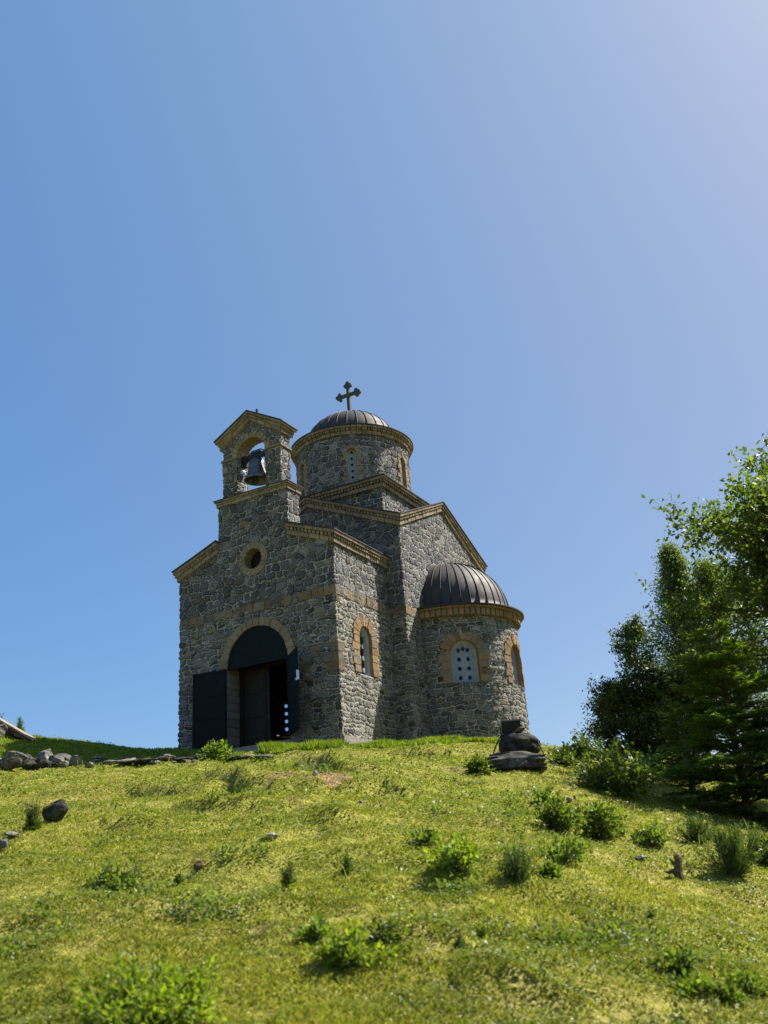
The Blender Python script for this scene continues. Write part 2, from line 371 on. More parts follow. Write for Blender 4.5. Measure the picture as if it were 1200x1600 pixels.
BRONZE = mat_plain('bell_metal', (.085, .09, .10), (.14, .14, .145), 5, .42, .7, .5, .1)
BLACK = mat_plain('black_painted_steel', (.012, .013, .016), (.025, .025, .03), 8, .5, .2)
STEEL = mat_plain('bare_steel', (.45, .45, .45), (.6, .6, .6), 20, .35, .8)
CROSSM = mat_plain('dark_cross_stone', (.045, .055, .055), (.075, .08, .075), 12, .8)
PLASTER = mat_plain('dim_inner_plaster', (.10, .09, .08), (.14, .13, .11), 4, .9)
CONC = mat_plain('rough_concrete', (.20, .19, .17), (.30, .285, .25), 14, .95, 0, .2, .7, .03)
ROCK = mat_rock('grey_rock', .55); ROCKD = mat_rock('dark_rock', .15); ROCKL = mat_rock('pale_rock', .85); ROCKB = mat_rock('brown_rock', .35, .8)
BARK = mat_plain('bark', (.06, .048, .036), (.14, .115, .09), 18, .95, 0, .2, .8, .03)
OLDWOOD = mat_plain('weathered_wood', (.18, .13, .09), (.36, .27, .19), 14, .9, 0, .2, .6, .02)
GROUND = mat_ground()

# ------------------------------------------------------------------ ground sheet
def axis(lo, hi, step, far, g=1.22):
    a = list(np.arange(lo, hi+1e-6, step)); s = step; x = a[-1]; up = []
    while x < far: s *= g; x += s; up.append(x)
    s = step; x = a[0]; dn = []
    while x > -far: s *= g; x -= s; dn.append(x)
    return np.array(dn[::-1]+a+up)
ad = axis(3.5, 31, .11, 3500); al = axis(-15.5, 15.5, .11, 3500)
D_, L_ = np.meshgrid(ad, al, indexing='ij')
GX = CAM[0]+D_*FH[0]+L_*R0[0]; GY = CAM[1]+D_*FH[1]+L_*R0[1]
GZ = H(GX, GY)
nd, nl = GX.shape; idx = np.arange(nd*nl).reshape(nd, nl)
q = np.stack([idx[:-1, :-1], idx[:-1, 1:], idx[1:, 1:], idx[1:, :-1]], -1).reshape(-1, 4)[:, ::-1]
g_ = link('ground', npmesh('ground', np.stack([GX, GY, GZ], -1).reshape(-1, 3), q, True), GROUND)
tag(g_, kind='structure')

# ------------------------------------------------------------------ church
church = thing('stone_church', 'small grey rubble stone church with drum, dome and bell gable on the grassy hill', 'church')
W, L1, L2, T, YC = 2.6, 2.927, 8.96, 3.125, 5.92
def sheet(name, path, z0, z1, keep=None, cell=.036, mat=MASON, parent=church, u0=0.0):
    """displaced wall skin along a plan polyline; keep(x,y,z,u)->mask of cells kept"""
    pts = []; us = []; u = u0
    for (a, b) in zip(path[:-1], path[1:]):
        a = np.array(a, float); b = np.array(b, float); L = np.linalg.norm(b-a); n = max(1, int(round(L/cell)))
        for k in range(n): pts.append(a+(b-a)*k/n); us.append(u+L*k/n)
        u += L
    closed = np.allclose(path[0], path[-1])
    pts.append(np.array(path[-1], float)); us.append(u)
    pts = np.array(pts); us = np.array(us)
    nz = max(1, int(round((z1-z0)/cell))); zs = np.linspace(z0, z1, nz+1); nu = len(pts)
    V = np.zeros((nz+1, nu, 3)); V[..., :2] = pts[None]; V[..., 2] = zs[:, None]
    UV = np.zeros((nz+1, nu, 2)); UV[..., 0] = us[None]; UV[..., 1] = zs[:, None]
    ii = np.arange((nz+1)*nu).reshape(nz+1, nu)
    Q = np.stack([ii[:-1, :-1], ii[:-1, 1:], ii[1:, 1:], ii[1:, :-1]], -1)
    UVL = UV.reshape(-1, 2)
    if keep is not None:
        c = (V[:-1, :-1]+V[1:, 1:])/2; uc = (UV[:-1, :-1, 0]+UV[1:, 1:, 0])/2
        Q = Q[keep(c[..., 0], c[..., 1], c[..., 2], uc)]
    Q = Q.reshape(-1, 4); V = V.reshape(-1, 3)
    Qv = Q.copy()
    if closed: last = (Qv % nu) == nu-1; Qv[last] -= nu-1
    used = np.unique(Qv); rm = np.full(len(V), -1); rm[used] = np.arange(len(used))
    me = npmesh(name, V[used], rm[Qv], True)
    l = me.uv_layers.new(name='UVMap'); l.data.foreach_set('uv', UVL[Q.ravel()].astype(np.float32).ravel())
    return link(name, me, mat, parent)
def arc(c, r, a0, a1, n=None):
    n = n or max(4, int(abs(a1-a0)/4)); return [(c[0]+r*math.cos(rad(a0+(a1-a0)*k/n)), c[1]+r*math.sin(rad(a0+(a1-a0)*k/n))) for k in range(n+1)]
def inarch(u, z, uc, hw, z0, zs): # opening with a round head
    return (np.abs(u-uc) < hw) & (z > z0) & (z < zs) | (np.hypot(u-uc, z-zs) < hw) & (z >= zs)

# generic course along a 3-D path with outward vectors
class Path:
    def __init__(s, pts, offs):
        s.p = [np.array(p, float) for p in pts]; s.o = [np.array([*o, 0.0]) for o in offs]
    def at(s, i, t): return s.p[i]*(1-t)+s.p[i+1]*t, s.o[i]*(1-t)+s.o[i+1]*t
def quadblock(mb, path, i, t0, t1, o0, o1, h0, h1):
    (a, na), (b, nb) = path.at(i, t0), path.at(i, t1); z = np.array([0, 0, 1.0])
    mb.box8([a+na*o1+z*h0, b+nb*o1+z*h0, b+nb*o0+z*h0, a+na*o0+z*h0, a+na*o1+z*h1, b+nb*o1+z*h1, b+nb*o0+z*h1, a+na*o0+z*h1])
def solid(mb, path, o0, o1, h0, h1):
    vs = []; fs = []; z = np.array([0, 0, 1.0]); n = len(path.p)
    for p, o in zip(path.p, path.o): vs += [p+o*o0+z*h0, p+o*o1+z*h0, p+o*o1+z*h1, p+o*o0+z*h1]
    for i in range(n-1):
        for k in range(4): fs.append((i*4+k, i*4+(k+1) % 4, i*4+4+(k+1) % 4, i*4+4+k))
    fs += [(0, 3, 2, 1), (n*4-4, n*4-3, n*4-2, n*4-1)]
    mb.add(vs, fs)
RNG = random.Random(4)
def course(mb, path, o0, o1, h0, h1, wmin, wmax, gap, jit=0.004):
    for i in range(len(path.p)-1):
        L = np.linalg.norm(path.p[i+1]-path.p[i])
        if L < 1e-6: continue
        x = 0.0
        while x < L-.01:
            w_ = RNG.uniform(wmin, wmax)
            if x+w_ > L-wmin*.6: w_ = L-x
            quadblock(mb, path, i, (x+gap/2)/L, max((x+w_-gap/2), x+gap)/L, o0, o1+RNG.uniform(-jit, jit), h0, h1); x += w_
def cornice(name, path, hgt, over, dent=True, label=None):
    """tan stone cornice in three courses and a thin dark metal drip edge"""
    a, b_, c = hgt*.32, hgt*.60, hgt*.90
    m = MB()
    course(m, path, -.03, over*.30+.02, -.02, a, .20, .38, .022, .012)
    if dent: course(m, path, -.03, over*.66, a+.012, b_, .10, .13, .040, .006)
    else: course(m, path, -.03, over*.55, a+.012, b_, .2, .32, .014)
    course(m, path, -.03, over*.84, b_+.012, c, .22, .40, .018, .006)
    o = m.build(name, TAN, church)
    m = MB(); solid(m, path, -.03, over*.20, 0.0, b_+.003); solid(m, path, -.031, over*.74, b_+.02, c-.006); m.build('cornice_mortar', MORTAR, o)
    m = MB(); solid(m, path, -.04, over, c+.003, hgt); m.build('drip_edge', ROOF, o)
    return o
def circ_path(c, r, z, a0, a1, n):
    an = [rad(a0+(a1-a0)*k/n) for k in range(n+1)]
    return Path([(c[0]+r*math.cos(a), c[1]+r*math.sin(a), z) for a in an], [(math.cos(a), math.sin(a)) for a in an])

# ---- openings
DX, DHW, DZ = .07, 1.0, 2.47                      # door: centre, half width, springing height
OC = 5.41
NH = 5.60-.31; NA = 6.66-.31                       # nave cornice underside at eave / apex
B, TD = 1.19, .593
def keep_nave(x, y, z, u):
    front = y < .001
    top = np.where(front, np.where(np.abs(x) < B, 7.27, NH+(NA-NH)*(1-np.abs(x)/W)), NH)+.03
    k = z < top
    k &= ~(front & (inarch(x, z, DX, DHW+.1, -3, DZ)))
    k &= ~(front & (np.hypot(x, z-OC) < .40))
    k &= ~((x > W-.001) & inarch(y, z, 1.40, .42, 1.86, 2.95))
    k &= ~((x < -W+.001) & inarch(y, z, 1.40, .42, 1.86, 2.95))
    return k
sheet('nave_wall', [(-W, L1), (-W, 0), (-B, 0), (B, 0), (W, 0), (W, L1)], -1.0, 7.27, keep_nave)
CE = 6.82-.31; CA = 8.22-.31                       # core cornice underside
def keep_core(x, y, z, u):
    side = np.abs(np.abs(x)-T) < .002
    f = np.where(side, np.abs(y-YC)/(L2-YC), np.abs(x)/T)
    k = z < CA+(CE-CA)*f+.03
    k &= ~(side & (np.abs(y-YC) < 1.85) & (z < 4.0))
    k &= ~((y < L1+.01) & (np.abs(x) < W-.45) & (z < 5.2))
    return k
sheet('transept_wall', [(-T, L1), (T, L1), (T, L2), (-T, L2), (-T, L1)], -1.0, CA+.05, keep_core, .045)
AR = 2.0
APW = [-57, 1]
def apse(sgn):
    cx = sgn*T
    if sgn > 0: pth = arc((cx, YC), AR, -90, 90, 90); cent = APW+[59]
    else: pth = arc((cx, YC), AR, 90, 270, 90); cent = [LW, 180, 237]
    a0 = -90 if sgn > 0 else 90
    def kp(x, y, z, u):
        k = np.ones_like(x, bool)
        for c in cent: k &= ~inarch(u, z, rad(c-a0)*AR, .49, 1.88, 2.72)
        return k
    sheet('apse_wall', pth, -1.0, 3.95, kp, .042 if sgn > 0 else .09)
    return cx, cent, a0
LW = 119.5
a_r = apse(1); a_l = apse(-1)
sheet('drum_base_wall', [(-2.25, YC-2.25), (2.25, YC-2.25), (2.25, YC+2.25), (-2.25, YC+2.25), (-2.25, YC-2.25)], 6.6, 8.28, None, .045)
DR = 1.94; DW = [-61, -1, 59, 119, 179, 239]
def keep_drum(x, y, z, u):
    k = np.ones_like(x, bool)
    for c in DW: k &= ~inarch(u, z, rad((c-100) % 360)*DR, .20, 8.83, 10.02)
    return k
sheet('drum_wall', arc((0, YC), DR, 100, 460, 120), 8.4, 10.72, keep_drum, .04)
sheet('bell_tower_wall', [(B, 0), (B, TD), (-B, TD), (-B, 0)], 5.2, 7.27, None, .036)
m = MB(); m.box(-B+.05, B-.05, .06, TD-.05, 6.0, 7.26); m.build('wall_core', MORTAR, church)
b_, BD = 1.02, .47
BE = 9.31-.27; BA = 10.0-.27
def keep_belf(x, y, z, u):
    end = np.abs(np.abs(x)-b_) < .002
    k = z < np.where(end, BE, BA+(BE-BA)*np.abs(x)/b_)+.03
    k &= ~(~end & inarch(x, z, 0, .5+np.where(z > 8.66, .08, 0), 7.0, 8.66))
    return k
sheet('belfry_wall', [(-b_, BD), (-b_, 0), (-.5, 0), (.5, 0), (b_, 0), (b_, BD), (.5, BD), (-.5, BD), (-b_, BD)], 7.40, BA+.04, keep_belf, .034)
sheet('belfry_jamb', [(-.5, 0), (-.5, BD)], 7.40, 8.66, None, .034)
sheet('belfry_jamb', [(.5, BD), (.5, 0)], 7.40, 8.66, None, .034)
for s_ in (-1, 1): m = MB(); m.box(min(s_*.56, s_*.96), max(s_*.56, s_*.96), .06, .41, 7.42, 8.66); m.build('wall_core', MORTAR, church)

# ---- cornices
nave_path = Path([(-W, L1, NH), (-W, 0, NH), (-B, 0, NH+(NA-NH)*(1-B/W))], [(-1, 0), (-1, -1), (0, -1)])
cornice('nave_cornice', nave_path, .31, .185)
nave_path = Path([(B, 0, NH+(NA-NH)*(1-B/W)), (W, 0, NH), (W, L1, NH)], [(0, -1), (1, -1), (1, 0)])
cornice('nave_cornice', nave_path, .31, .185)
core_path = Path([(-T, L1, CE), (0, L1, CA), (T, L1, CE), (T, YC, CA), (T, L2, CE), (0, L2, CA), (-T, L2, CE), (-T, YC, CA), (-T, L1, CE)],
                 [(-1, -1), (0, -1), (1, -1), (1, 0), (1, 1), (0, 1), (-1, 1), (-1, 0), (-1, -1)])
cornice('transept_cornice', core_path, .31, .18)
sb = 2.25
cornice('drum_base_cornice', Path([(-sb, YC-sb, 8.25), (sb, YC-sb, 8.25), (sb, YC+sb, 8.25), (-sb, YC+sb, 8.25), (-sb, YC-sb, 8.25)], [(-1, -1), (1, -1), (1, 1), (-1, 1), (-1, -1)]), .305, .25)
cornice('drum_cornice', circ_path((0, YC), DR, 10.68, 0, 360, 72), .29, .225)
for s_ in (1, -1): 
    pa = circ_path((s_*T, YC), AR, 3.85, -90 if s_ > 0 else 90, 90 if s_ > 0 else 270, 40)
    m = MB(); course(m, pa, -.03, .14, 0, .19, .157, .157, .042, .012); course(m, pa, -.03, .21, .20, .257, .2, .3, .014)
    o = m.build('apse_cornice', mat_blocks('apse_cornice_stone', [(0, (.22, .13, .065)), (.5, (.34, .22, .11)), (1, (.25, .17, .095))], .9, .6) if s_ > 0 else TAN, church)
    m = MB(); solid(m, pa, -.03, .07, .01, .25); m.build('cornice_mortar', MORTAR, o)
    m = MB(); solid(m, pa, -.04, .275, .262, .30); m.build('drip_edge', ROOF, o)
cornice('tower_cap', Path([(-B, 0, 7.25), (B, 0, 7.25), (B, TD, 7.25), (-B, TD, 7.25), (-B, 0, 7.25)], [(-1, -1), (1, -1), (1, 1), (-1, 1), (-1, -1)]), .19, .125, False)
m = MB(); m.box(-B-.05, B+.05, -.05, TD+.05, 7.38, 7.436); m.build('tower_cap_slab', ROOF, church)
bp = [(-b_, 0, BE), (0, 0, BA), (b_, 0, BE), (b_, BD, BE), (0, BD, BA), (-b_, BD, BE), (-b_, 0, BE)]
cornice('belfry_cornice', Path(bp, [(-1, -1), (0, -1), (1, -1), (1, 1), (0, 1), (-1, 1), (-1, -1)]), .27, .205, False)
m = MB()
for pp, oo in (([(-.5, 0, 8.62), (-b_, 0, 8.62), (-b_, BD, 8.62), (-.5, BD, 8.62)], [(.0, -1), (-1, -1), (-1, 1), (0, 1)]), ([(.5, 0, 8.62), (b_, 0, 8.62), (b_, BD, 8.62), (.5, BD, 8.62)], [(0, -1), (1, -1), (1, 1), (0, 1)])):
    m = MB(); course(m, Path(pp, oo), -.03, .05, 0, .055, .3, .5, .01); m.build('belfry_string_course', TAN, church)
# ---- orange string course and corner stones
BANDST = mat_blocks('brown_band_stone', [(0, (.19, .12, .07)), (.3, (.27, .18, .09)), (.55, (.17, .14, .11)), (.8, (.30, .21, .10)), (1, (.12, .08, .055))], 1.2, .7)
BROWNST = mat_blocks('brown_stone', [(0, (.16, .10, .06)), (1, (.24, .17, .10))])
PALEST = mat_blocks('pale_limestone', [(0, (.22, .20, .14)), (1, (.19, .185, .15))])
zb0, zb1 = 3.85, 4.12
m = MB()
course(m, Path([(-W, L1, 0), (-W, 0, 0), (W, 0, 0), (W, L1, 0)], [(-1, 0), (-1, -1), (1, -1), (1, 0)]), -.05, .022, zb0+.02, zb1-.01, .20, .44, .028, .016)
course(m, Path([(W, L1, 0), (T, L1, 0), (T, YC-1.95, 0)], [(0, -1), (1, -1), (1, 0)]), -.05, .022, zb0, zb1-.03, .2, .4, .028, .016)
m.build('string_course', BANDST, church)
m = MB()
for z0, z1, lx, ly in ((2.36, 2.60, .22, .30), (2.10, 2.34, .50, .22), (1.86, 2.08, .40, .26)):
    m.box8([(W-lx, -.024, z0), (W+.022, -.026, z0), (W+.024, ly, z0), (W-lx, ly, z0), (W-lx, -.024, z1), (W+.022, -.026, z1), (W+.024, ly, z1), (W-lx, ly, z1)])
m.build('corner_stone', BANDST, church)
for bx_ in ((1.78, 2.06, -.02, .1, 2.36, 2.58), (1.52, 1.74, -.018, .1, 1.75, 2.02), (1.50, 1.76, -.016, .1, 2.05, 2.34), (-.40, -.16, -.022, .1, 6.42, 6.60)): m = MB(); m.box(*bx_); m.build('facing_stone', BROWNST, church)
for bx_ in ((1.55, 2.2, -.026, .2, 2.61, 2.66), (-2.35, -2.05, -.02, .1, 3.05, 3.18), (-2.1, -1.72, -.02, .1, 2.66, 2.80), (-1.62, -1.32, -.018, .1, 3.58, 3.67), (1.95, 2.25, -.02, .1, 3.45, 3.56)): m = MB(); m.box(*bx_); m.build('facing_stone', PALEST, church)
m = MB(); m.box(W-.3, W+.035, .03, 2.45, -1.0, .22); m.build('plinth', CONC, church)

# ---- windows built in local (u, z, n) and mapped to the wall
def flat(px, py, tx, ty): # n outward = (ty,-tx)
    return lambda u, z, n: (px+tx*u+ty*n, py+ty*u-tx*n, z)
def cylm(c, r, ang):
    def f(u, z, n):
        a = rad(ang)+u/r; return (c[0]+(r+n)*math.cos(a), c[1]+(r+n)*math.sin(a), z)
    return f
def arch_ring(mb, hw, wd, z0, zs, n0, n1, nb=11, jh=.2, gap=.018, jamb=True, alt=.06):
    for k in range(nb):
        a0 = PI*k/nb+gap/2/hw; a1 = PI*(k+1)/nb-gap/2/hw; w2 = wd+(alt*.5 if k % 2 else 0); r0, r1 = hw, hw+w2; o = RNG.uniform(-.014, .014)
        c = lambda r, a, n: (r*math.cos(a), zs+r*math.sin(a), n)
        mb.box8([c(r0, a0, n0), c(r1, a0, n0), c(r1, a1, n0), c(r0, a1, n0), c(r0, a0, n1+o), c(r1, a0, n1+o), c(r1, a1, n1+o), c(r0, a1, n1+o)])
    if jamb:
        nj = max(1, round((zs-z0)/jh)); h = (zs-z0)/nj
        for s in (-1, 1):
            for k in range(nj):
                w2 = wd+(alt if k % 2 else -alt*.4)+RNG.uniform(-.02, .02); x0, x1 = sorted((s*hw, s*(hw+w2))); o = RNG.uniform(-.014, .014)
                za, zb = z0+k*h+gap/2, z0+(k+1)*h-gap/2
                mb.box8([(x0, za, n0), (x1, za, n0), (x1, zb, n0), (x0, zb, n0), (x0, za, n1+o), (x1, za, n1+o), (x1, zb, n1+o), (x0, zb, n1+o)])
def ring_solid(mb, r0, r1, z0, zs, n0, n1, seg=20, jamb=True, full=False):
    P = []
    if full: an = [2*PI*k/seg for k in range(seg+1)]
    else: an = [PI*k/seg for k in range(seg+1)]
    prof = [((r0*math.cos(a), zs+r0*math.sin(a)), (r1*math.cos(a), zs+r1*math.sin(a))) for a in an]
    if jamb and not full: prof = [((r0, z0), (r1, z0))]+prof+[((-r0, z0), (-r1, z0))]
    vs = []; fs = []
    for (i, o) in prof: vs += [(*i, n0), (*o, n0), (*o, n1), (*i, n1)]
    for k in range(len(prof)-1):
        for j in range(4): fs.append((k*4+j, k*4+(j+1) % 4, k*4+4+(j+1) % 4, k*4+4+j))
    e = len(prof)*4
    if not full: fs += [(0, 3, 2, 1), (e-4, e-3, e-2, e-1)]
    mb.add(vs, fs)
def panel_mesh(name, hw, z0, zs, holes, hr, n0, n1, fn):
    """arched slab pierced by round holes (filled 2-D curve turned into a mesh)"""
    cu = bpy.data.curves.new(name, 'CURVE'); cu.dimensions = '2D'; cu.fill_mode = 'BOTH'; cu.extrude = abs(n1-n0)/2
    def spl(pts):
        s = cu.splines.new('POLY'); s.points.add(len(pts)-1); s.use_cyclic_u = True
        for p, q in zip(s.points, pts): p.co = (q[0], q[1], 0, 1)
    spl([(hw, z0)]+[(hw*math.cos(PI*k/16), zs+hw*math.sin(PI*k/16)) for k in range(17)]+[(-hw, z0)])
    for (x, z) in holes: spl([(x+hr*math.cos(2*PI*k/14), z+hr*math.sin(2*PI*k/14)) for k in range(14)])
    ob = bpy.data.objects.new('tmp', cu); COL.objects.link(ob); dg = bpy.context.evaluated_depsgraph_get(); dg.update()
    me = bpy.data.meshes.new_from_object(ob.evaluated_get(dg)); bpy.data.objects.remove(ob); bpy.data.curves.remove(cu)
    for v in me.vertices: v.co = fn(v.co.x, v.co.y, (n0+n1)/2+v.co.z)
    me.name = name; return me
def window(fn, hw, z0, zs, wd, pn=-.30, two=True, nm='window', ringmat=ORANGE, nh=4, depth=-.5):
    m = MB(fn); arch_ring(m, hw, wd, z0, zs, depth, .035, nb=11 if two else 7, jh=.19 if two else .16)
    w_ = m.build(nm, ringmat, church)
    m = MB(fn); ring_solid(m, hw+.012, hw+wd*.93, z0, zs, depth-.005, .018); m.build('mortar_joint', MORTAR, w_)
    m = MB(fn); m.box8([(-hw-.02, z0-.06, depth), (hw+.02, z0-.06, depth), (hw+.02, z0-.06, .01), (-hw-.02, z0-.06, .01), (-hw-.02, z0, depth), (hw+.02, z0, depth), (hw+.02, z0-.02, .01), (-hw-.02, z0-.02, .01)])
    m.build('sill', FRAME, w_)
    fr = .075 if two else .04
    m = MB(fn); ring_solid(m, hw-fr, hw+.004, z0, zs, pn-.08, pn+.07)
    if two: ring_solid(m, hw-fr-.03, hw-fr+.004, z0, zs, pn-.07, pn+.035)
    m.build('frame', FRAME, w_)
    ih = hw-fr-(.03 if two else 0)
    if two:
        hr = .066; zz = [z0+.16+k*(zs-z0-.02)/(nh-1) for k in range(nh)]; x = ih*.48
        holes = [(s*x, z) for z in zz for s in (-1, 1)]+[(0, zs+ih*.58)]
    else:
        hr = .05; n = 6; holes = [(0, z0+.12+k*(zs+.08-z0-.12)/(n-1)) for k in range(n)]
    link('panel', panel_mesh('panel', ih+.004, z0+.004, zs, holes, hr, pn-.03, pn+.01, fn), PANEL, w_)
    m = MB(fn); m.box8([(-ih, z0+.01, pn-.06), (ih, z0+.01, pn-.06), (ih, z0+.01, pn-.05), (-ih, z0+.01, pn-.05), (-ih*.8, zs+ih*.55, pn-.06), (ih*.8, zs+ih*.55, pn-.06), (ih*.8, zs+ih*.55, pn-.05), (-ih*.8, zs+ih*.55, pn-.05)])
    seg = 12; vs = [(-ih, z0, pn-.055), (ih, z0, pn-.055)]+[(ih*math.cos(PI*k/seg), zs+ih*math.sin(PI*k/seg), pn-.055) for k in range(seg+1)]
    m = MB(fn); m.add(vs, [tuple(range(len(vs)))]); m.build('pane', GLASS, w_)
    return w_
for cx, cent, a0 in (a_r, a_l):
    for c in cent: window(cylm((cx, YC), AR, c), .415, 1.90, 2.72, .26, pn=-.20)
for c in DW: window(cylm((0, YC), DR, c), .155, 8.84, 10.0, .13, pn=-.16, two=False, ringmat=TANARCH, depth=-.35)
window(flat(W, 1.40, 0, 1), .33, 1.93, 2.93, .30, pn=-.13)
window(flat(-W, 1.40, 0, -1), .33, 1.93, 2.93, .30, pn=-.26)
m = MB(flat(0, 0, 1, 0)); arch_ring(m, .5, .17, 8.66, 8.66, -.46, .03, nb=13, jamb=False, alt=.03); ba = m.build('belfry_arch', TANARCH, church)
m = MB(flat(0, 0, 1, 0)); ring_solid(m, .512, .655, 8.66, 8.66, -.45, .012, 24, False); m.build('mortar_joint', MORTAR, ba)
# oculus
fo = flat(0, 0, 1, 0)
m = MB(fo)
for k in range(18):
    a0 = 2*PI*k/18+.02; a1 = 2*PI*(k+1)/18-.02; c = lambda r, a, n: (r*math.cos(a), OC+r*math.sin(a), n)
    m.box8([c(.30, a0, -.45), c(.49, a0, -.45), c(.49, a1, -.45), c(.30, a1, -.45), c(.30, a0, .03), c(.49, a0, .03), c(.49, a1, .03), c(.30, a1, .03)])
oc = m.build('oculus', TANARCH, church)
m = MB(fo); ring_solid(m, .31, .48, 0, OC, -.46, .015, 36, False, True); m.build('mortar_joint', MORTAR, oc)
m = MB(fo); ring_solid(m, .26, .31, 0, OC, -.36, -.30, 36, False, True); m.build('frame', WOOD, oc)
m = MB(fo); m.add([(.29*math.cos(2*PI*k/24), OC+.29*math.sin(2*PI*k/24), -.34) for k in range(24)], [tuple(range(24))]); m.build('pane', mat_plain('dark_oculus_interior', (.02, .016, .016), (.04, .03, .03), 5, .25), oc)  # opaque dark disc: the unlit interior behind the opening is put into its colour
# door arch, jambs, tympanum, leaves
fd = flat(DX, 0, 1, 0)
m = MB(fd); arch_ring(m, DHW, .22, DZ, DZ, -.5, .04, nb=17, jamb=False, alt=.03); da = m.build('door_arch', TANARCH, church)
m = MB(fd); ring_solid(m, DHW+.012, DHW+.205, DZ, DZ, -.5, .02, 30, False); m.build('mortar_joint', MORTAR, da)
for s in (-1, 1):
    m = MB(fd); z = -.4; k = 0
    while z < DZ-.02:
        h = RNG.uniform(.16, .26); z1 = min(z+h, DZ-.005); x0, x1 = sorted((s*DHW, s*(DHW+.19+(k % 2)*.08)))
        m.box8([(x0, z+.006, -.52), (x1, z+.006, -.52), (x1, z1-.006, -.52), (x0, z1-.006, -.52), (x0, z+.006, .02), (x1, z+.006, .02), (x1, z1-.006, .02), (x0, z1-.006, .02)]); z = z1; k += 1
    m.build('door_jamb', JAMB, church)
m = MB(fd)
vs = [(DHW*.995*math.cos(PI*k/28), DZ+DHW*.995*math.sin(PI*k/28)) for k in range(29)]
m.add([(x, z, -.02) for x, z in vs]+[(x, z, -.06) for x, z in vs], [tuple(range(29)), tuple(range(57, 28, -1))]+[(k, k+29, k+30, k+1) for k in range(28)]+[(28, 57, 29, 0)])
ty = m.build('tympanum', DOORM, church)
m = MB(fd); m.box8([(-DHW, DZ-.05, -.07), (DHW, DZ-.05, -.07), (DHW, DZ-.05, .0), (-DHW, DZ-.05, .0), (-DHW, DZ+.02, -.07), (DHW, DZ+.02, -.07), (DHW, DZ+.02, .0), (-DHW, DZ+.02, .0)]); m.build('transom', DOORM, ty)
def leaf(hx, ang, sgn, zb):
    m = MB(); L = 1.0; t = .045; ca, sa = math.cos(ang), math.sin(ang)
    def f(a, n, z): return (hx+sgn*(a*ca)-sgn*n*sa*sgn, -.05-a*sa-n*ca, z)
    m.fn = f; m.box(0, L, -t/2, t/2, zb, DZ-.03)
    lf = m.build('door_leaf', DOORM, church)
    for z in (zb+.06, 1.15, 1.75, DZ-.10):
        m = MB(f); m.box(.01, L-.01, t/2, t/2+.012, z, z+.05); m.build('rail', DOORM, lf)
    m = MB(f); m.box(.0, .05, t/2, t/2+.014, zb, DZ-.03); m.box(L-.05, L, t/2, t/2+.013, zb+.01, DZ-.04); m.build('stile', DOORM, lf)
    return lf, f, t
lf, f1, t = leaf(DX-DHW-.005, rad(9), -1, .40)
lf2, f2, t = leaf(DX+DHW+.005, rad(42), 1, .42)
m = MB(f2); m.box(.985, 1.012, -.035, .035, 1.62, 1.86); m.box(.95, 1.03, .03, .06, 1.6, 1.66); m.build('latch', STEEL, lf2)
# inner wooden door leaf (left one shut) in its frame, floor slab
m = MB(); m.box(DX-DHW+.02, DX-DHW+.12, .52, .62, .3, DZ+.2); m.box(DX+DHW-.12, DX+DHW-.02, .52, .62, .3, DZ+.2); m.box(DX-DHW+.02, DX+DHW-.02, .515, .625, DZ-.02, DZ+.12); m.build('inner_door_frame', WOOD, church)
m = MB(); m.box(DX-DHW+.12, DX-.03, .56, .60, .36, DZ-.02); idr = m.build('inner_door', WOOD, church)
m = MB()
for z0, z1 in ((.5, 1.05), (1.15, 1.7), (1.8, 2.3)):
    m.box(DX-DHW+.24, DX-.14, .535, .561, z0, z1); m.box(DX-DHW+.30, DX-.20, .525, .536, z0+.06, z1-.06)
m.build('door_panel', WOOD, idr)
m = MB(); m.box(-W+.3, W-.3, .1, L1+.5, -.8, .34); m.box(-T+.4, T-.4, L1+.5, L2-.4, -.8, .342); m.build('floor', CONC, church)

# ---- roofs
def poly(name, faces, mat=ROOF, parent=church, thick=.03):
    m = MB()
    for f in faces:
        n = len(f); lo = [(x, y, z-thick) for x, y, z in f]
        m.add(list(f)+lo, [tuple(range(n)), tuple(range(2*n-1, n-1, -1))]+[(k, k+n, (k+1) % n+n, (k+1) % n) for k in range(n)])
    return m.build(name, mat, parent)
def seams(name, a0, a1, b0, b1, n, parent):
    """standing seams between two edges a0-a1 (lower) and b0-b1 (upper)"""
    m = MB(); a0, a1, b0, b1 = map(np.array, (a0, a1, b0, b1))
    for k in range(1, n):
        p = a0+(a1-a0)*k/n; q = b0+(b1-b0)*k/n; m.tube([p+[0, 0, .012], q+[0, 0, .012]], .014, 4)
    return m.build(name, ROOF, parent)
o = .17; Wx = W+o; RB = 6.66-1.06*B/Wx
fr = poly('nave_roof', [[(-Wx, -o, 5.60), (-B, -o, RB), (-B, L1, RB), (-Wx, L1, 5.60)], [(Wx, -o, 5.60), (Wx, L1, 5.60), (B, L1, RB), (B, -o, RB)], [(-B, TD, RB), (0, TD, 6.66), (0, L1, 6.66), (-B, L1, RB)], [(B, L1, RB), (0, L1, 6.66), (0, TD, 6.66), (B, TD, RB)]])
seams('roof_seam', (Wx, -o, 5.60), (Wx, L1, 5.60), (B, -o, RB), (B, L1, RB), 6, fr); seams('roof_seam', (-Wx, -o, 5.60), (-Wx, L1, 5.60), (-B, -o, RB), (-B, L1, RB), 6, fr)
Tx = T+.165; y0, y1 = L1-.165, L2+.165
def cr(z): return z
ctr = (0, YC, 8.22); fc = []
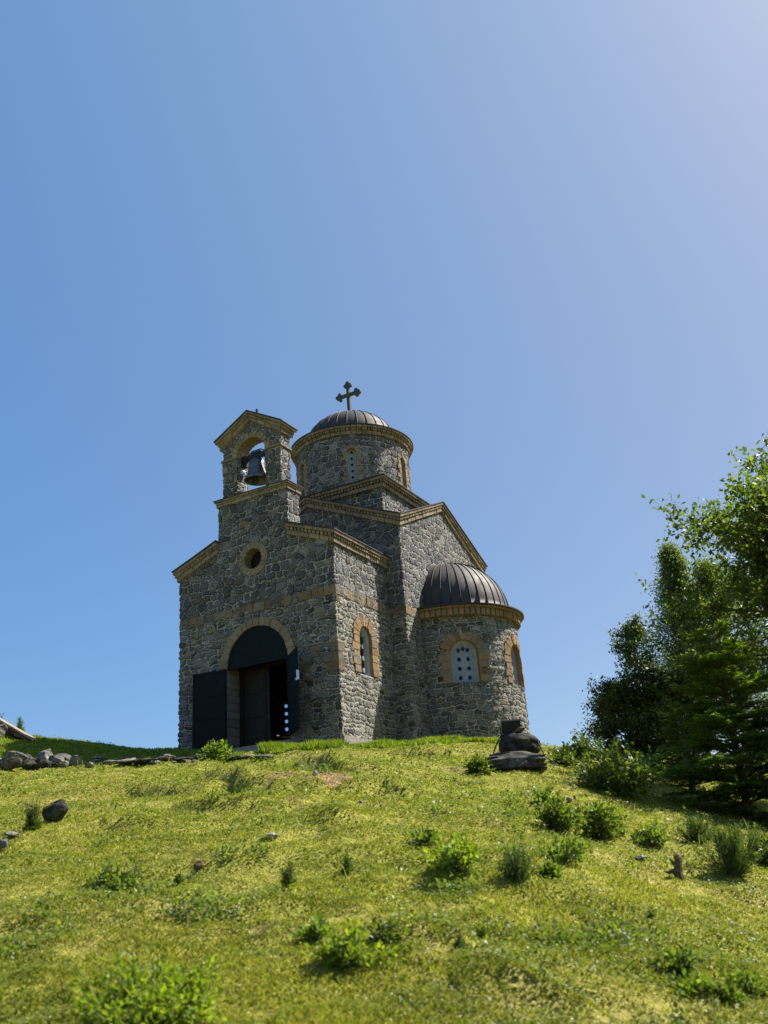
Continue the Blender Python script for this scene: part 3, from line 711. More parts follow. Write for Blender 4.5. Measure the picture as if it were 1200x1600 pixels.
for (c0, ap, c1) in (((-Tx, y0, 6.82), (0, y0, 8.22), (Tx, y0, 6.82)), ((Tx, y0, 6.82), (Tx, YC, 8.22), (Tx, y1, 6.82)), ((Tx, y1, 6.82), (0, y1, 8.22), (-Tx, y1, 6.82)), ((-Tx, y1, 6.82), (-Tx, YC, 8.22), (-Tx, y0, 6.82))):
    fc += [[c0, ap, ctr], [ap, c1, ctr]]
poly('transept_roof', fc)
s2 = sb+.23
poly('drum_base_roof', [[(-s2, YC-s2, 8.556), (s2, YC-s2, 8.556), (1.5, YC-1.5, 8.8), (-1.5, YC-1.5, 8.8)], [(s2, YC-s2, 8.556), (s2, YC+s2, 8.556), (1.5, YC+1.5, 8.8), (1.5, YC-1.5, 8.8)],
                        [(s2, YC+s2, 8.556), (-s2, YC+s2, 8.556), (-1.5, YC+1.5, 8.8), (1.5, YC+1.5, 8.8)], [(-s2, YC+s2, 8.556), (-s2, YC-s2, 8.556), (-1.5, YC-1.5, 8.8), (-1.5, YC+1.5, 8.8)]])
bo = .19
poly('belfry_roof', [[(-b_-bo, -bo, 9.31), (0, -bo, 10.0), (0, BD+bo, 10.0), (-b_-bo, BD+bo, 9.31)], [(b_+bo, -bo, 9.31), (b_+bo, BD+bo, 9.31), (0, BD+bo, 10.0), (0, -bo, 10.0)]])
m = MB(); m.tube([(.02, .3, 9.95), (.02, .3, 10.22)], [.05, .04], 8); m.build('finial', BLACK, church)
def dome(name, c, R, Hh, a0, a1, n, rim):
    m = MB(); N = 14; prof = [(rim, -.005), (R+.05, .05), (R+.03, .09)]+[(R*math.cos(PI/2*k/N), .09+(Hh-.09)*math.sin(PI/2*k/N)) for k in range(N)]+[(0.001, Hh)]
    m.lathe(prof, c, 96 if a1-a0 > 200 else 64, a0, a1); d = m.build(name, ROOF, church, True)
    m = MB()
    for k in range(n+(0 if a1-a0 > 359 else 1)):
        a = rad(a0+(a1-a0)*k/n); pts = [(c[0]+(r+.008)*math.cos(a), c[1]+(r+.008)*math.sin(a), c[2]+z+.008) for r, z in prof[1:]]
        m.tube(pts, .012, 4)
    m.build('roof_seam', ROOF, d); return d
dm = dome('dome', (0, YC, 10.97), 1.6, 1.36, 0, 360, 28, 2.14)
m = MB(); m.lathe([(.16, 1.33), (.14, 1.40), (.06, 1.45), (.001, 1.47)], (0, YC, 10.97), 16); m.build('dome_cap', ROOF, dm, True)
dome('half_dome', (T, YC, 4.15), 1.86, 1.86, -90, 90, 20, 2.24)
dome('half_dome', (-T, YC, 4.15), 1.86, 1.86, 90, 270, 20, 2.24)
# cross: flat arms with trefoil ends
m = MB(); cy = YC
m.box(-.055, .055, cy-.045, cy+.045, 12.38, 13.62); m.box(-.36, .36, cy-.042, cy+.042, 13.15, 13.27)
def disc(x, z, r, t):
    n = 14; v = [(x+r*math.cos(2*PI*k/n), cy-t, z+r*math.sin(2*PI*k/n)) for k in range(n)]+[(x+r*math.cos(2*PI*k/n), cy+t, z+r*math.sin(2*PI*k/n)) for k in range(n)]
    m.add(v, [tuple(range(n)), tuple(range(2*n-1, n-1, -1))]+[(k, k+n, (k+1) % n+n, (k+1) % n) for k in range(n)])
tt = .048
for (x, z, dx, dz) in ((0, 13.60, 0, 1), (-.36, 13.21, -1, 0), (.36, 13.21, 1, 0)):
    for (a, s, r) in ((.075, 0, .078), (-.015, .088, .073), (-.015, -.088, .073), (0, 0, .075)):
        disc(x+dx*a+dz*s, z+dz*a+dx*s, r, tt); tt += .0012
m.build('roof_cross', CROSSM, church)

# ---- the bell hanging in the bell gable
bell = thing('church_bell', 'dark metal bell hanging in the arched opening of the bell gable', 'bell', (0.02, .235, 7.86))
m = MB(); pr = [(.375, 0), (.385, .03), (.345, .10), (.29, .20), (.255, .34), (.235, .50), (.225, .60), (.19, .655), (.09, .68), (.001, .685)]
m.lathe(pr, n=36); m.lathe([(.355, .0), (.31, .10), (.25, .22), (.21, .45), (.18, .6), (.001, .62)][::-1], n=36); m.lathe([(.355, 0), (.375, 0)], n=36)
m.build('bell_body', BRONZE, bell, True)
m = MB(); m.tube([(0, 0, .6), (0, 0, .08)], .018, 6); m.lathe([(.001, -.06), (.035, -.05), (.055, 0), (.04, .05), (.001, .07)], n=12); m.build('clapper', BLACK, bell)
m = MB(); m.box(-.40, .40, -.055, .055, .72, .86); m.box(-.17, .17, -.06, .06, .86, .92); m.box(-.13, .13, -.04, .04, .66, .725); m.box(-.41, -.33, -.065, .065, .52, .88); m.box(.33, .41, -.065, .065, .52, .88)
m.tube([(-.36, 0, .84), (-.15, 0, .98), (.15, 0, .98), (.36, 0, .84)], .02, 6); m.build('yoke', BLACK, bell)
m = MB(); m.tube([(-.52, 0, .80), (.48, 0, .80)], .03, 8); m.box(-.50, -.42, -.08, .06, .52, .86); m.box(.42, .47, -.08, .06, .60, .86); m.build('axle', BLACK, bell)
m = MB(); m.tube([(-.44, -.16, .34), (-.44, -.06, .34)], .075, 10); m.tube([(-.46, -.12, .44), (-.30, -.12, .16)], .025, 6); m.box(-.50, -.40, -.10, .02, .24, .36); m.build('striker_motor', STEEL, bell)

exec_marker = 0
# ------------------------------------------------------------------ vegetation
LEAFD = mat_leaf('dark_broad_leaf', [(0, (.035, .062, .016)), (.5, (.062, .10, .022)), (.85, (.10, .145, .03)), (1, (.15, .19, .04))], .42, .42)
LEAFM = mat_leaf('mid_broad_leaf', [(0, (.055, .095, .022)), (.5, (.10, .15, .032)), (.9, (.16, .21, .044)), (1, (.22, .27, .07))], .5, .42)
LEAFB = mat_leaf('bright_leaf', [(0, (.09, .15, .026)), (.5, (.14, .205, .036)), (1, (.20, .26, .06))], .5, .5)
LEAFY = mat_leaf('yellow_green_sprig', [(0, (.13, .20, .022)), (.6, (.20, .27, .03)), (1, (.28, .34, .055))], .5, .5)
LEAFP = mat_leaf('birch_leaf', [(0, (.085, .13, .05)), (.5, (.13, .18, .07)), (1, (.19, .235, .095))], .5, .45)
NEED = mat_leaf('needle_green', [(0, (.040, .080, .020)), (.5, (.075, .135, .030)), (1, (.13, .19, .045))], .4, .5)
NEEDY = mat_leaf('fresh_needle_green', [(0, (.06, .115, .024)), (.5, (.12, .20, .034)), (.8, (.21, .29, .042)), (1, (.30, .36, .065))], .5, .5)
GRASS = mat_leaf('grass_blade', [(0, (.13, .17, .022)), (.3, (.215, .25, .032)), (.6, (.31, .32, .045)), (.82, (.38, .355, .07)), (.93, (.42, .35, .13)), (1, (.17, .11, .055))], .45, .6, 1.9, (.60, .62, .55))
TALLG = mat_leaf('tall_grass_blade', [(0, (.12, .19, .018)), (.5, (.19, .27, .026)), (.85, (.27, .33, .04)), (1, (.34, .32, .09))], .45, .5, 2.4, (.45, .5, .5))

def quads_from(P, Dir, Nrm, Ln, Wd, fold=.0):
    """leaf shaped quads: diamond base-left-tip-right"""
    Dir = Dir/np.linalg.norm(Dir, axis=1, keepdims=True); Sd = np.cross(Dir, Nrm); Sd /= np.linalg.norm(Sd, axis=1, keepdims=True)+1e-9
    Ln = np.asarray(Ln)[:, None]; Wd = np.asarray(Wd)[:, None]; up = np.cross(Sd, Dir)
    V = np.stack([P, P+Dir*Ln*.5+Sd*Wd*.5+up*Wd*fold, P+Dir*Ln, P+Dir*Ln*.5-Sd*Wd*.5+up*Wd*fold], 1).reshape(-1, 3)
    Fq = np.arange(len(V)).reshape(-1, 4); return V, Fq
def rvec(rs, n): v = rs.normal(size=(n, 3)); return v/np.linalg.norm(v, axis=1, keepdims=True)
def wood_mesh(name, segs, mat, parent, n=5):
    m = MB()
    for pts, rs in segs: m.tube(pts, rs, n, cap=False)
    return m.build(name, mat, parent, True)
def curve(p, d, L, k, rs, wob=.18, up=.0):
    pts = [np.array(p, float)]; d = np.array(d, float)
    for i in range(k):
        d = d+rs.normal(size=3)*wob+np.array([0, 0, up]); d /= np.linalg.norm(d); pts.append(pts[-1]+d*L/k)
    return pts, d
def tree(name, label, cat, base, Ht, prof, mat, nbr=40, sub=6, nleaf=9000, ls=.08, seed=1, trunk_r=.10, tilt=.35, lean=(0, 0), t0=.12, lw=.55, spread=.28, group=None, droop=0., lo=0.0):
    """prof(t)->crown radius at relative height t (0..1)"""
    rs = np.random.RandomState(seed); root = thing(name, label, cat, tuple(base), 0, group)
    top = np.array([lean[0], lean[1], Ht]); segs = []; tr = []
    for k in range(9):
        t = k/8; tr.append(np.array([top[0]*t**1.3, top[1]*t**1.3, Ht*t-.15*(k == 0)])+(rs.normal(size=3)*[.03, .03, 0]*Ht*.25 if k else 0))
    segs.append((tr, [trunk_r*(1-.88*k/8) for k in range(9)]))
    def trunk(t): x = t*8; i = min(int(x), 7); return tr[i]*(1-(x-i))+tr[i+1]*(x-i)
    tips = []; az = rs.rand()*6
    for b in range(nbr):
        t = t0+(1-t0)*((b+.5)/nbr)**.85; az += 2.4+rs.normal()*.3; L = prof(t)*rs.uniform(.72, 1.12)
        if L < .05: continue
        el = tilt+rs.normal()*.18+.5*t; d = (math.cos(az)*math.cos(el), math.sin(az)*math.cos(el), math.sin(el))
        pts, dd = curve(trunk(t), d, L, 6, rs, .13, -droop); r0 = trunk_r*(1-.8*t)*.45
        segs.append((pts, [r0*(1-.85*i/6)+.003 for i in range(7)]))
        for s in range(sub):
            u = rs.uniform(.25, 1.0); i = min(int(u*6), 5); q = pts[i]*(1-(u*6-i))+pts[i+1]*(u*6-i)
            d2 = np.array(pts[min(i+1, 6)]-pts[i]); d2 = d2/np.linalg.norm(d2)+rvec(rs, 1)[0]*.75; p2, _ = curve(q, d2/np.linalg.norm(d2), L*rs.uniform(.22, .42)+.08, 3, rs, .2, -droop*.5)
            segs.append((p2, [r0*.3+.002, r0*.2+.002, .002, .001])); tips.append(p2); 
        tips.append(pts[3:])
    tips.append(tr[7:])
    k = rs.randint(len(tips), size=nleaf); u = rs.rand(nleaf); P = np.zeros((nleaf, 3)); 
    for i in range(nleaf):
        tp = tips[k[i]]; x = u[i]**.8*(len(tp)-1); j = min(int(x), len(tp)-2); P[i] = tp[j]*(1-(x-j))+tp[j+1]*(x-j)
    P += rs.normal(size=(nleaf, 3))*spread*ls*3
    P[:, 2] = np.maximum(P[:, 2], lo)
    N = rvec(rs, nleaf)+[0, 0, .8]; D = rvec(rs, nleaf)+[0, 0, -.25]; sz = ls*rs.uniform(.6, 1.25, nleaf)
    V, Fq = quads_from(P, D, N, sz, sz*lw, .12)
    wood_mesh('trunk', segs, BARK, root); link('crown', npmesh('crown', V, Fq, False), mat, root)
    return root
def shrub(name, label, cat, base, R, Ht, mat, n=14, nleaf=900, ls=.06, seed=1, kind='broad', group=None, lw=.6, flat=0.0):
    rs = np.random.RandomState(seed); root = thing(name, label, cat, tuple(base), 0, group); segs = []; P = []; D = []
    per = max(4, nleaf//n)
    for b in range(n):
        a = rs.rand()*2*PI; ph = rs.uniform(.0, 1.0)**.6*1.35 if kind != 'spire' else rs.uniform(0, 1)**2*.8
        if kind == 'feather': ph = rs.uniform(.05, 1.25)
        L = (math.cos(ph)*Ht*.95+math.sin(ph)*R*.98)*rs.uniform(.72, 1.08)*(1 if kind != 'spire' else max(.25, 1-ph*1.3))
        d = np.array([math.sin(ph)*math.cos(a)*R, math.sin(ph)*math.sin(a)*R, math.cos(ph)*Ht+.02]); d /= np.linalg.norm(d)
        st = np.array([math.cos(a)*R*.12*rs.rand(), math.sin(a)*R*.12*rs.rand(), -.03])
        pts, dd = curve(st, d, L, 5, rs, .10 if kind != 'broad' else .17, .02); segs.append((pts, [.012*(1-.15*i)*max(.5, Ht) for i in range(6)]))
        u = rs.uniform({'feather': .12, 'spire': .0}.get(kind, .30), 1.02, per)**(1.3 if kind == 'spire' else 1)*5; j = np.clip(u.astype(int), 0, 4); pa = np.array(pts); f = (u-j)[:, None]
        q = pa[j]*(1-f)+pa[j+1]*f; dj = pa[j+1]-pa[j]; dj /= np.linalg.norm(dj, axis=1, keepdims=True)
        rv = rvec(rs, per)
        if kind == 'broad': q = q+rv*ls*1.3*rs.rand(per, 1)+rvec(rs, per)*R*.09; D.append(dj*.5+rv+[0, 0, .15])
        else:
            wid = (1.05-u[:, None]/5.2)*(.26 if kind == 'feather' else .30)*Ht*rs.rand(per, 1); q = q+rv*wid*.8*([1, 1, 1] if kind == 'feather' else [1, 1, .5]); D.append(dj*1.1+rv*.8)
        P.append(q)
    P = np.concatenate(P); D = np.concatenate(D); k = len(P); P[:, 2] = np.maximum(P[:, 2], .01)
    N = rvec(rs, k)+[0, 0, .9 if kind == 'broad' else .2]; sz = ls*rs.uniform(.6, 1.3, k)
    V, Fq = quads_from(P, D, N, sz, sz*(lw if kind == 'broad' else .22), .1)
    wood_mesh('stem', segs, BARK, root, 4); link('foliage', npmesh('foliage', V, Fq, False), mat, root)
    return root
def fir(name, label, cat, base, Ht, R, mat, seed=1, nwh=16, ls=.05, t0=.10, group=None, dens=1.0):
    """young fir: layered flat sprays on drooping boughs"""
    rs = np.random.RandomState(seed); root = thing(name, label, cat, tuple(base), 0, group); segs = [([np.array([0, 0, -.2]), np.array([.03, .02, Ht*.5]), np.array([0, 0, Ht])], [.075, .045, .008])]
    P = []; D = []; N = []
    for wv in range(nwh):
        t = t0+(1-t0)*(wv/nwh); Rw = R*(1-t)**.7*(1.05-.25*math.sin(wv*1.7))
        nb = 7 if t < .8 else 4
        for b in range(nb):
            a = 2*PI*(b+rs.rand()*.7)/nb+wv*1.1; L = Rw*rs.uniform(.7, 1.1)+.08; e = .30+rs.normal()*.1+.4*t
            pts, dd = curve((0, 0, Ht*t), (math.cos(a)*math.cos(e), math.sin(a)*math.cos(e), math.sin(e)), L, 6, rs, .05, -.07); segs.append((pts, [.014*(1-.14*i) for i in range(7)]))
            pa = np.array(pts); side = np.array([-math.sin(a), math.cos(a), 0])
            ntw = int(L*22*dens)+4
            for s in range(ntw):
                u = rs.uniform(.12, 1.0); i = min(int(u*6), 5); q = pa[i]*(1-(u*6-i))+pa[i+1]*(u*6-i); f = pa[min(i+1, 6)]-pa[i]; f /= np.linalg.norm(f)+1e-9
                sd = side*rs.choice([-1, 1]); td = f*.75+sd*.8+np.array([0, 0, rs.normal()*.12]); td /= np.linalg.norm(td); tl = (1.12-u)*L*.42+.06
                m_ = int(tl/ .020)+3; uu = np.linspace(.05, 1, m_)[:, None]*tl
                base_ = q+td*uu+np.array([0, 0, -.12])*uu**2/ max(tl, .1)
                for sg in (-1, 1):
                    P.append(base_); D.append(np.repeat((td*.75+np.cross(td, [0, 0, 1])*sg*.8)[None], m_, 0)+rs.normal(size=(m_, 3))*.18); N.append(np.repeat([[0, 0, 1.0]], m_, 0)+rs.normal(size=(m_, 3))*.3)
    P = np.concatenate(P); D = np.concatenate(D); N = np.concatenate(N); k = len(P); sz = ls*rs.uniform(.7, 1.2, k)
    V, Fq = quads_from(P, D, N, sz, sz*.34)
    wood_mesh('trunk', segs, BARK, root); link('crown', npmesh('crown', V, Fq, False), mat, root)
    return root
def pos(px, d, py=None):
    """ground point at forward distance d in the direction of image column px"""
    r_ = ray(px, 1250 if py is None else py); q = r_[:2]/(r_[:2] @ FH)*d; x, y = CAM[0]+q[0], CAM[1]+q[1]
    return Vector((x, y, float(H(x, y))))
PXM = lambda px, d: px*d/FPX*1.02

# trees on the right
b1 = pos(1362, 18.2)
tree('broadleaf_tree', 'tall green broadleaf tree reaching into the picture at the right edge', 'tree', b1, 5.85,
     lambda t: 2.7*(1+.25*math.sin(t*31))*math.sin(PI*min(1, max(0, t-.25)/.80))**.5, LEAFM, 80, 12, 42000, .12, 5, .15, .10, (0.1, 0), .42, .6, .22)
b2 = pos(1120, 26.5)
tree('birch_tree', 'slender feathery birch standing behind the dark bushes right of the church', 'tree', b2, 6.05,
     lambda t: (1.3-.45*t)*(1+.18*math.sin(t*37))*min(1, (1.05-t)*1.9)**.8*(1 if t > .2 else .8), LEAFP, 130, 9, 38000, .075, 8, .09, .45, (0, 0), .06, .5, .5)
b2 = pos(1185, 25.5)
tree('birch_tree', 'dense green tree between the birch and the tall broadleaf tree', 'tree', b2, 5.2,
     lambda t: 1.75*math.sin(PI*min(1, (t+.15)/1.2))**.6, LEAFM, 90, 8, 24000, .09, 18, .09, .5, (0, 0), .06, .5, .4)
b3 = pos(1034, 24.6)
tree('hawthorn_tree', 'narrow dark thorn tree with branches reaching left over the dark bushes', 'tree', b3, 3.6,
     lambda t: (.85 if t < .4 else .55)*(1 if t < .9 else .5), LEAFD, 52, 7, 9500, .085, 12, .06, .25, (-.05, 0), .05, .55, .3)
b3 = pos(1003, 24.8)
tree('thorn_bush', 'dark bushy thicket at the left foot of the narrow thorn tree', 'bush', b3, 1.9,
     lambda t: .95*(1+.3*math.sin(t*23))*math.sin(PI*min(1, (t+.25)/1.25))**.6, LEAFD, 60, 9, 22000, .078, 14, .05, .35, (-.25, 0), .03, .55, .3)
b3 = pos(1078, 24.8)
tree('thorn_bush', 'broad dark bush between the thorn tree and the young fir', 'bush', b3, 2.3,
     lambda t: 1.15*math.sin(PI*min(1, (t+.25)/1.25))**.6, LEAFD, 70, 9, 26000, .080, 15, .05, .35, (0, 0), .03, .55, .3)
b4 = pos(1165, 15.4)
fir('young_fir', 'young fir with layered yellow-green sprays on the right', 'conifer', b4, 3.05, 1.35, NEEDY, 3, 19, .060, .07, dens=1.25)
b4 = pos(1290, 14.6)
fir('young_fir', 'second young fir half cut off by the right edge of the picture', 'conifer', b4, 2.6, 1.25, NEEDY, 4, 16, .060, .06, dens=1.2)
b4 = pos(1085, 18.5)
fir('young_fir', 'small dark fir low down behind the young fir with layered sprays', 'conifer', b4, 1.5, .8, NEED, 6, 9, .05, .08)

# shrubs: (px, py of foot, width px, height px, kind, material, name, label)
SH = [
 (966, 1248, 116, 66, 'broad', LEAFM, 'shrub', 'large round leafy shrub in front of the thorn tree', 'shrub'),
 (919, 1194, 44, 36, 'broad', LEAFD, 'shrub', 'small dark shrub left of the large round shrub, on the skyline', 'shrub'),
 (880, 1201, 34, 24, 'broad', LEAFD, 'shrub', 'low dark tuft just right of the rock ledge under the boulder', 'shrub'),
 (750, 1210, 26, 24, 'broad', LEAFM, 'weed_clump', 'small leafy weed by the dark hole left of the rock ledge', 'weed'),
 (876, 1302, 50, 46, 'broad', LEAFM, 'shrub', 'leafy shrub left of its bigger neighbour below the large round shrub', 'shrub'),
 (936, 1316, 64, 56, 'broad', LEAFM, 'shrub', 'second largest leafy shrub, below the large round shrub', 'shrub'),
 (852, 1262, 32, 20, 'broad', LEAFM, 'shrub', 'tiny low shrub upslope of the pair of leafy shrubs', 'shrub'),
 (880, 1350, 60, 34, 'broad', LEAFB, 'shrub', 'pale loose shrub just below the pair of leafy shrubs', 'shrub'),
 (862, 1376, 28, 20, 'broad', LEAFM, 'weed_clump', 'small dark weed clump beside the feathery juniper sprig', 'weed'),
 (808, 1382, 48, 50, 'feather', NEED, 'juniper_sprig', 'dark feathery juniper sprig in the middle of the slope', 'juniper'),
 (716, 1364, 60, 46, 'broad', LEAFY, 'shrub', 'bright yellow-green leafy shrub in mid slope', 'shrub'),
 (664, 1324, 26, 20, 'broad', LEAFB, 'weed_clump', 'tiny bright weed upslope of the yellow-green shrub', 'weed'),
 (1150, 1374, 84, 64, 'feather', NEED, 'juniper_bush', 'feathery green juniper bush in front of the firs near the right edge', 'juniper'),
 (1196, 1354, 50, 44, 'broad', LEAFM, 'shrub', 'leafy shrub beside the juniper bush, cut by the right edge', 'shrub'),
 (1090, 1322, 50, 36, 'feather', NEED, 'juniper_bush', 'shaded low juniper under the firs', 'juniper'),
 (1018, 1326, 44, 28, 'broad', LEAFM, 'shrub', 'small shaded shrub at the edge of the fir shadow', 'shrub'),
 (1054, 1526, 58, 34, 'broad', LEAFM, 'dock_plant', 'round low dock plant in the lower right turf', 'weed'),
 (1078, 1552, 58, 18, 'broad', LEAFB, 'dock_plant', 'flat pale dock leaves just below the round dock plant', 'weed'),
 (1132, 1566, 40, 26, 'broad', LEAFM, 'dock_plant', 'dark dock plant between the flat dock leaves and the right corner', 'weed'),
 (1176, 1560, 58, 32, 'broad', LEAFB, 'dock_plant', 'pale broad leaved plant nearest the lower right corner', 'weed'),
 (550, 1512, 96, 42, 'broad', LEAFY, 'shrub', 'yellow-green seedling shrub low in the middle foreground', 'shrub'),
 (606, 1472, 44, 28, 'broad', LEAFM, 'weed_clump', 'small leafy clump upslope right of the foreground seedling shrub', 'weed'),
 (494, 1470, 40, 20, 'broad', LEAFB, 'weed_clump', 'faint pale clump upslope left of the foreground seedling shrub', 'weed'),
 (232, 1606, 190, 66, 'broad', LEAFY, 'shrub', 'big bright blurred shrub at the bottom left edge', 'shrub'),
 (182, 1390, 56, 34, 'broad', LEAFM, 'shrub', 'small dark leafy shrub on the left part of the slope', 'shrub'),
 (50, 1302, 44, 46, 'spire', NEED, 'juniper_sprig', 'upright dark juniper beside the black rock at the left', 'juniper'),
 (450, 1388, 26, 38, 'spire', NEED, 'juniper_sprig', 'thin dark juniper seedling left of the middle', 'juniper'),
 (543, 1370, 18, 34, 'spire', NEED, 'juniper_sprig', 'thinnest juniper seedling, near the middle of the slope', 'juniper'),
 (718, 1490, 14, 34, 'spire', NEED, 'juniper_sprig', 'narrow juniper seedling right of the foreground seedling shrub', 'juniper'),
 (752, 1470, 16, 22, 'spire', NEED, 'juniper_sprig', 'stubby juniper seedling just right of the narrow one', 'juniper'),
 (1018, 1442, 12, 16, 'spire', NEED, 'juniper_sprig', 'tiny juniper seedling below the wooden stump', 'juniper'),
 (280, 1386, 26, 18, 'spire', NEED, 'juniper_sprig', 'low dark tuft right of the small brown rock on the left slope', 'juniper'),
 (342, 1194, 42, 28, 'broad', LEAFB, 'shrub', 'bright leafy sprig in front of the left door leaf', 'shrub'),
 (1005, 1196, 60, 34, 'broad', LEAFD, 'shrub', 'dark undergrowth clump right behind the large round shrub', 'shrub'),
]
for i, (px, py, wp, hp, kind, mt, nm, lab, ct) in enumerate(SH):
    P, d = gnd(px, py-3); R = wp/2*d/FPX*1.05; Hh = hp*d/FPX*(.95 if kind == 'broad' else 1.05)
    ls = max(.034, min(.095, .0045*d+.012)) if kind == 'broad' else max(.03, .0032*d)
    area = R*max(R, Hh); n = int(max(300, min(14000, 48*area/(ls*ls))))
    if kind != 'broad': n = int(n*1.6)
    shrub(nm, lab, ct, P, R, Hh, mt, n=max(16, min(70, n//40)), nleaf=n, ls=ls, seed=40+i, kind=kind)
# bushes beyond the crest at the far left
bl = pos(0, 29.5, 1120); 
for px, hh, wv, lab, sdd in ((-2, .75, .25, 'wispy dark conifer behind the leaning planks, at the left edge', 61), (32, .5, .28, 'smaller wispy conifer right of its taller neighbour behind the leaning planks', 62)):
    p_ = pos(px, 29.0, 1130); shrub('young_conifer', lab, 'conifer', p_, wv, hh+.15, NEED, 16, 1300, .07, sdd, 'spire')

# ------------------------------------------------------------------ grass
rs = np.random.RandomState(77)
def inside_church(x, y):
    a = (np.abs(x) < W+.05) & (y > -.05) & (y < L1+.2); b = (np.abs(x) < T+.05) & (y > L1-.05) & (y < L2)
    c = np.hypot(np.abs(x)-T, y-YC) < AR+.05; e = (x > -1.0) & (x < 1.15) & (y > -.45) & (y < .2); return a | b | c | e
def scatter(n, dmin, dmax, half=.66):
    d = dmin*(dmax/dmin)**rs.rand(n); l = d*rs.uniform(-half, half, n)
    x = CAM[0]+d*FH[0]+l*R0[0]; y = CAM[1]+d*FH[1]+l*R0[1]; k = ~inside_church(x, y); return x[k], y[k], d[k]
def blades(n, dmin, dmax, hmin, hmax, wfac, mask=None, mat=GRASS, name='grass', lean=.55, lab='short yellow-green turf covering the whole slope'):
    x, y, d = scatter(n, dmin, dmax)
    if mask is not None: k = mask(x, y); x, y, d = x[k], y[k], d[k]
    n = len(x); z = H(x, y); tall = .75+.9*np.clip(fbm(x/.7, y/.7, 31)+.25, 0, 1)
    h = rs.uniform(hmin, hmax, n)*tall; wd = wfac*d*rs.uniform(.6, 1.3, n)+.002
    a = rs.rand(n)*2*PI; ln = rs.uniform(.1, lean*1.6, n)
    top = np.stack([np.cos(a)*h*ln, np.sin(a)*h*ln, h], -1); f = rs.rand(n)*2*PI; sd = np.stack([np.cos(f)*wd*.5, np.sin(f)*wd*.5, 0*f], -1)
    P = np.stack([x, y, z-.008], -1)
    V = np.stack([P-sd, P+sd, P+top*.62+sd*.75+[0, 0, .01], P+top, P+top*.60-sd*.75+[0, 0, .01]], 1)
    return V.reshape(-1, 3), np.arange(n*5).reshape(-1, 5)
thin = lambda x, y: (rs.rand(len(x)) < np.clip(1.15-3.0*np.clip(fbm(x/.9, y/.9, 51)-.10, 0, 1), .5, 1)) & (np.hypot(x-DIRT[0], y-DIRT[1])+fbm(x/.4, y/.4, 9)*.9 > .42)
V, Fq = blades(640000, 4.2, 30.5, .010, .026, .0008, thin, lean=1.0)
o = link('grass', npmesh('grass', V, Fq), GRASS); tag(o, 'short yellow-green turf covering the whole slope', 'grass', kind='stuff')
# clover and small broad leaves in the turf
x, y, d = scatter(290000, 4.2, 29); z = H(x, y); n = len(x); P = np.stack([x, y, z+rs.uniform(.008, .038, n)], -1)
kk = (fbm(x/.6, y/.6, 71)+rs.normal(size=n)*.12) > -.04; P = P[kk]; d = d[kk]; n = len(P)
D = rvec(rs, n); D[:, 2] *= .35; N = rvec(rs, n)*.5+[0, 0, 1]; sz = (.010+.0015*d)*rs.uniform(.6, 1.4, n); V, Fq = quads_from(P, D, N, sz, sz*.8)
o = link('clover', npmesh('clover', V, Fq), mat_leaf('clover_leaf', [(0, (.08, .13, .022)), (.5, (.15, .20, .035)), (.9, (.27, .30, .07)), (1, (.12, .08, .04))], .35, .5, 1.6)); tag(o, 'small clover leaves spread through the turf', 'clover', kind='stuff')
x, y, d = scatter(330000, 4.2, 29); n = len(x)
kk = (fbm(x/.55+40, y/.55, 171)+rs.normal(size=n)*.05 > .43) | ((scarp(x, y) > .05) & (rs.rand(n) < .30) & (fbm(x/.35, y/.35, 55) > -.1)); x, y, d = x[kk], y[kk], d[kk]; n = len(x)  # second term adds darker weeds on the scarps to deepen their shaded faces
P = np.stack([x, y, H(x, y)+rs.uniform(.0, .10, n)], -1); D = rvec(rs, n); D[:, 2] = np.abs(D[:, 2])*.6; N = rvec(rs, n)*.6+[0, 0, 1]; sz = (.022+.0016*d)*rs.uniform(.6, 1.4, n); V, Fq = quads_from(P, D, N, sz, sz*.6)
o = link('weed_patches', npmesh('weed_patches', V, Fq), LEAFM); tag(o, 'low patches of broad leaved weeds scattered in the turf', 'weeds', kind='stuff')
# tall grass fringe along the lip of the bank in front of the church
def on_lip(x, y):
    k = np.zeros(len(x), bool)
    dd = (x-CAM[0])*FH[0]+(y-CAM[1])*FH[1]; ll = (x-CAM[0])*R0[0]+(y-CAM[1])*R0[1]; ax = ll/dd
    lx = []; ld_ = []
    for px, py, d in lip: r_ = ray(px, py); r_ = r_/(r_[:2] @ FH); lx.append(r_[:2] @ R0[:2]); ld_.append(d)
    t = dd-np.interp(ax, lx, ld_); a0, a1 = lx[4]+.03, lx[10]-.02
    edge = fbm(x/.5, y/.5, 91)*.7
    return (ax > a0) & (ax < a1) & (t > -.7+edge) & (t < .9)
V, Fq = blades(1000000, 20, 26.5, .05, .17, .0009, on_lip, lean=.5)
o = link('tall_grass', npmesh('tall_grass', V, Fq), TALLG); tag(o, 'taller fresh green grass fringe along the bank below the church wall', 'grass', kind='stuff')
def crest(x, y):
    dd = (x-CAM[0])*FH[0]+(y-CAM[1])*FH[1]; ll = (x-CAM[0])*R0[0]+(y-CAM[1])*R0[1]
    return ((ll/dd < -.16) & (dd > 22.5)) | ((dd > 22) & (ll/dd > .2) & (rs.rand(len(x)) < .25))
V, Fq = blades(330000, 21, 31, .03, .08, .0008, crest, lean=.5)
o = link('crest_grass', npmesh('crest_grass', V, Fq), TALLG); tag(o, 'rough dark grass along the skyline left of the church and under the trees', 'grass', kind='stuff')
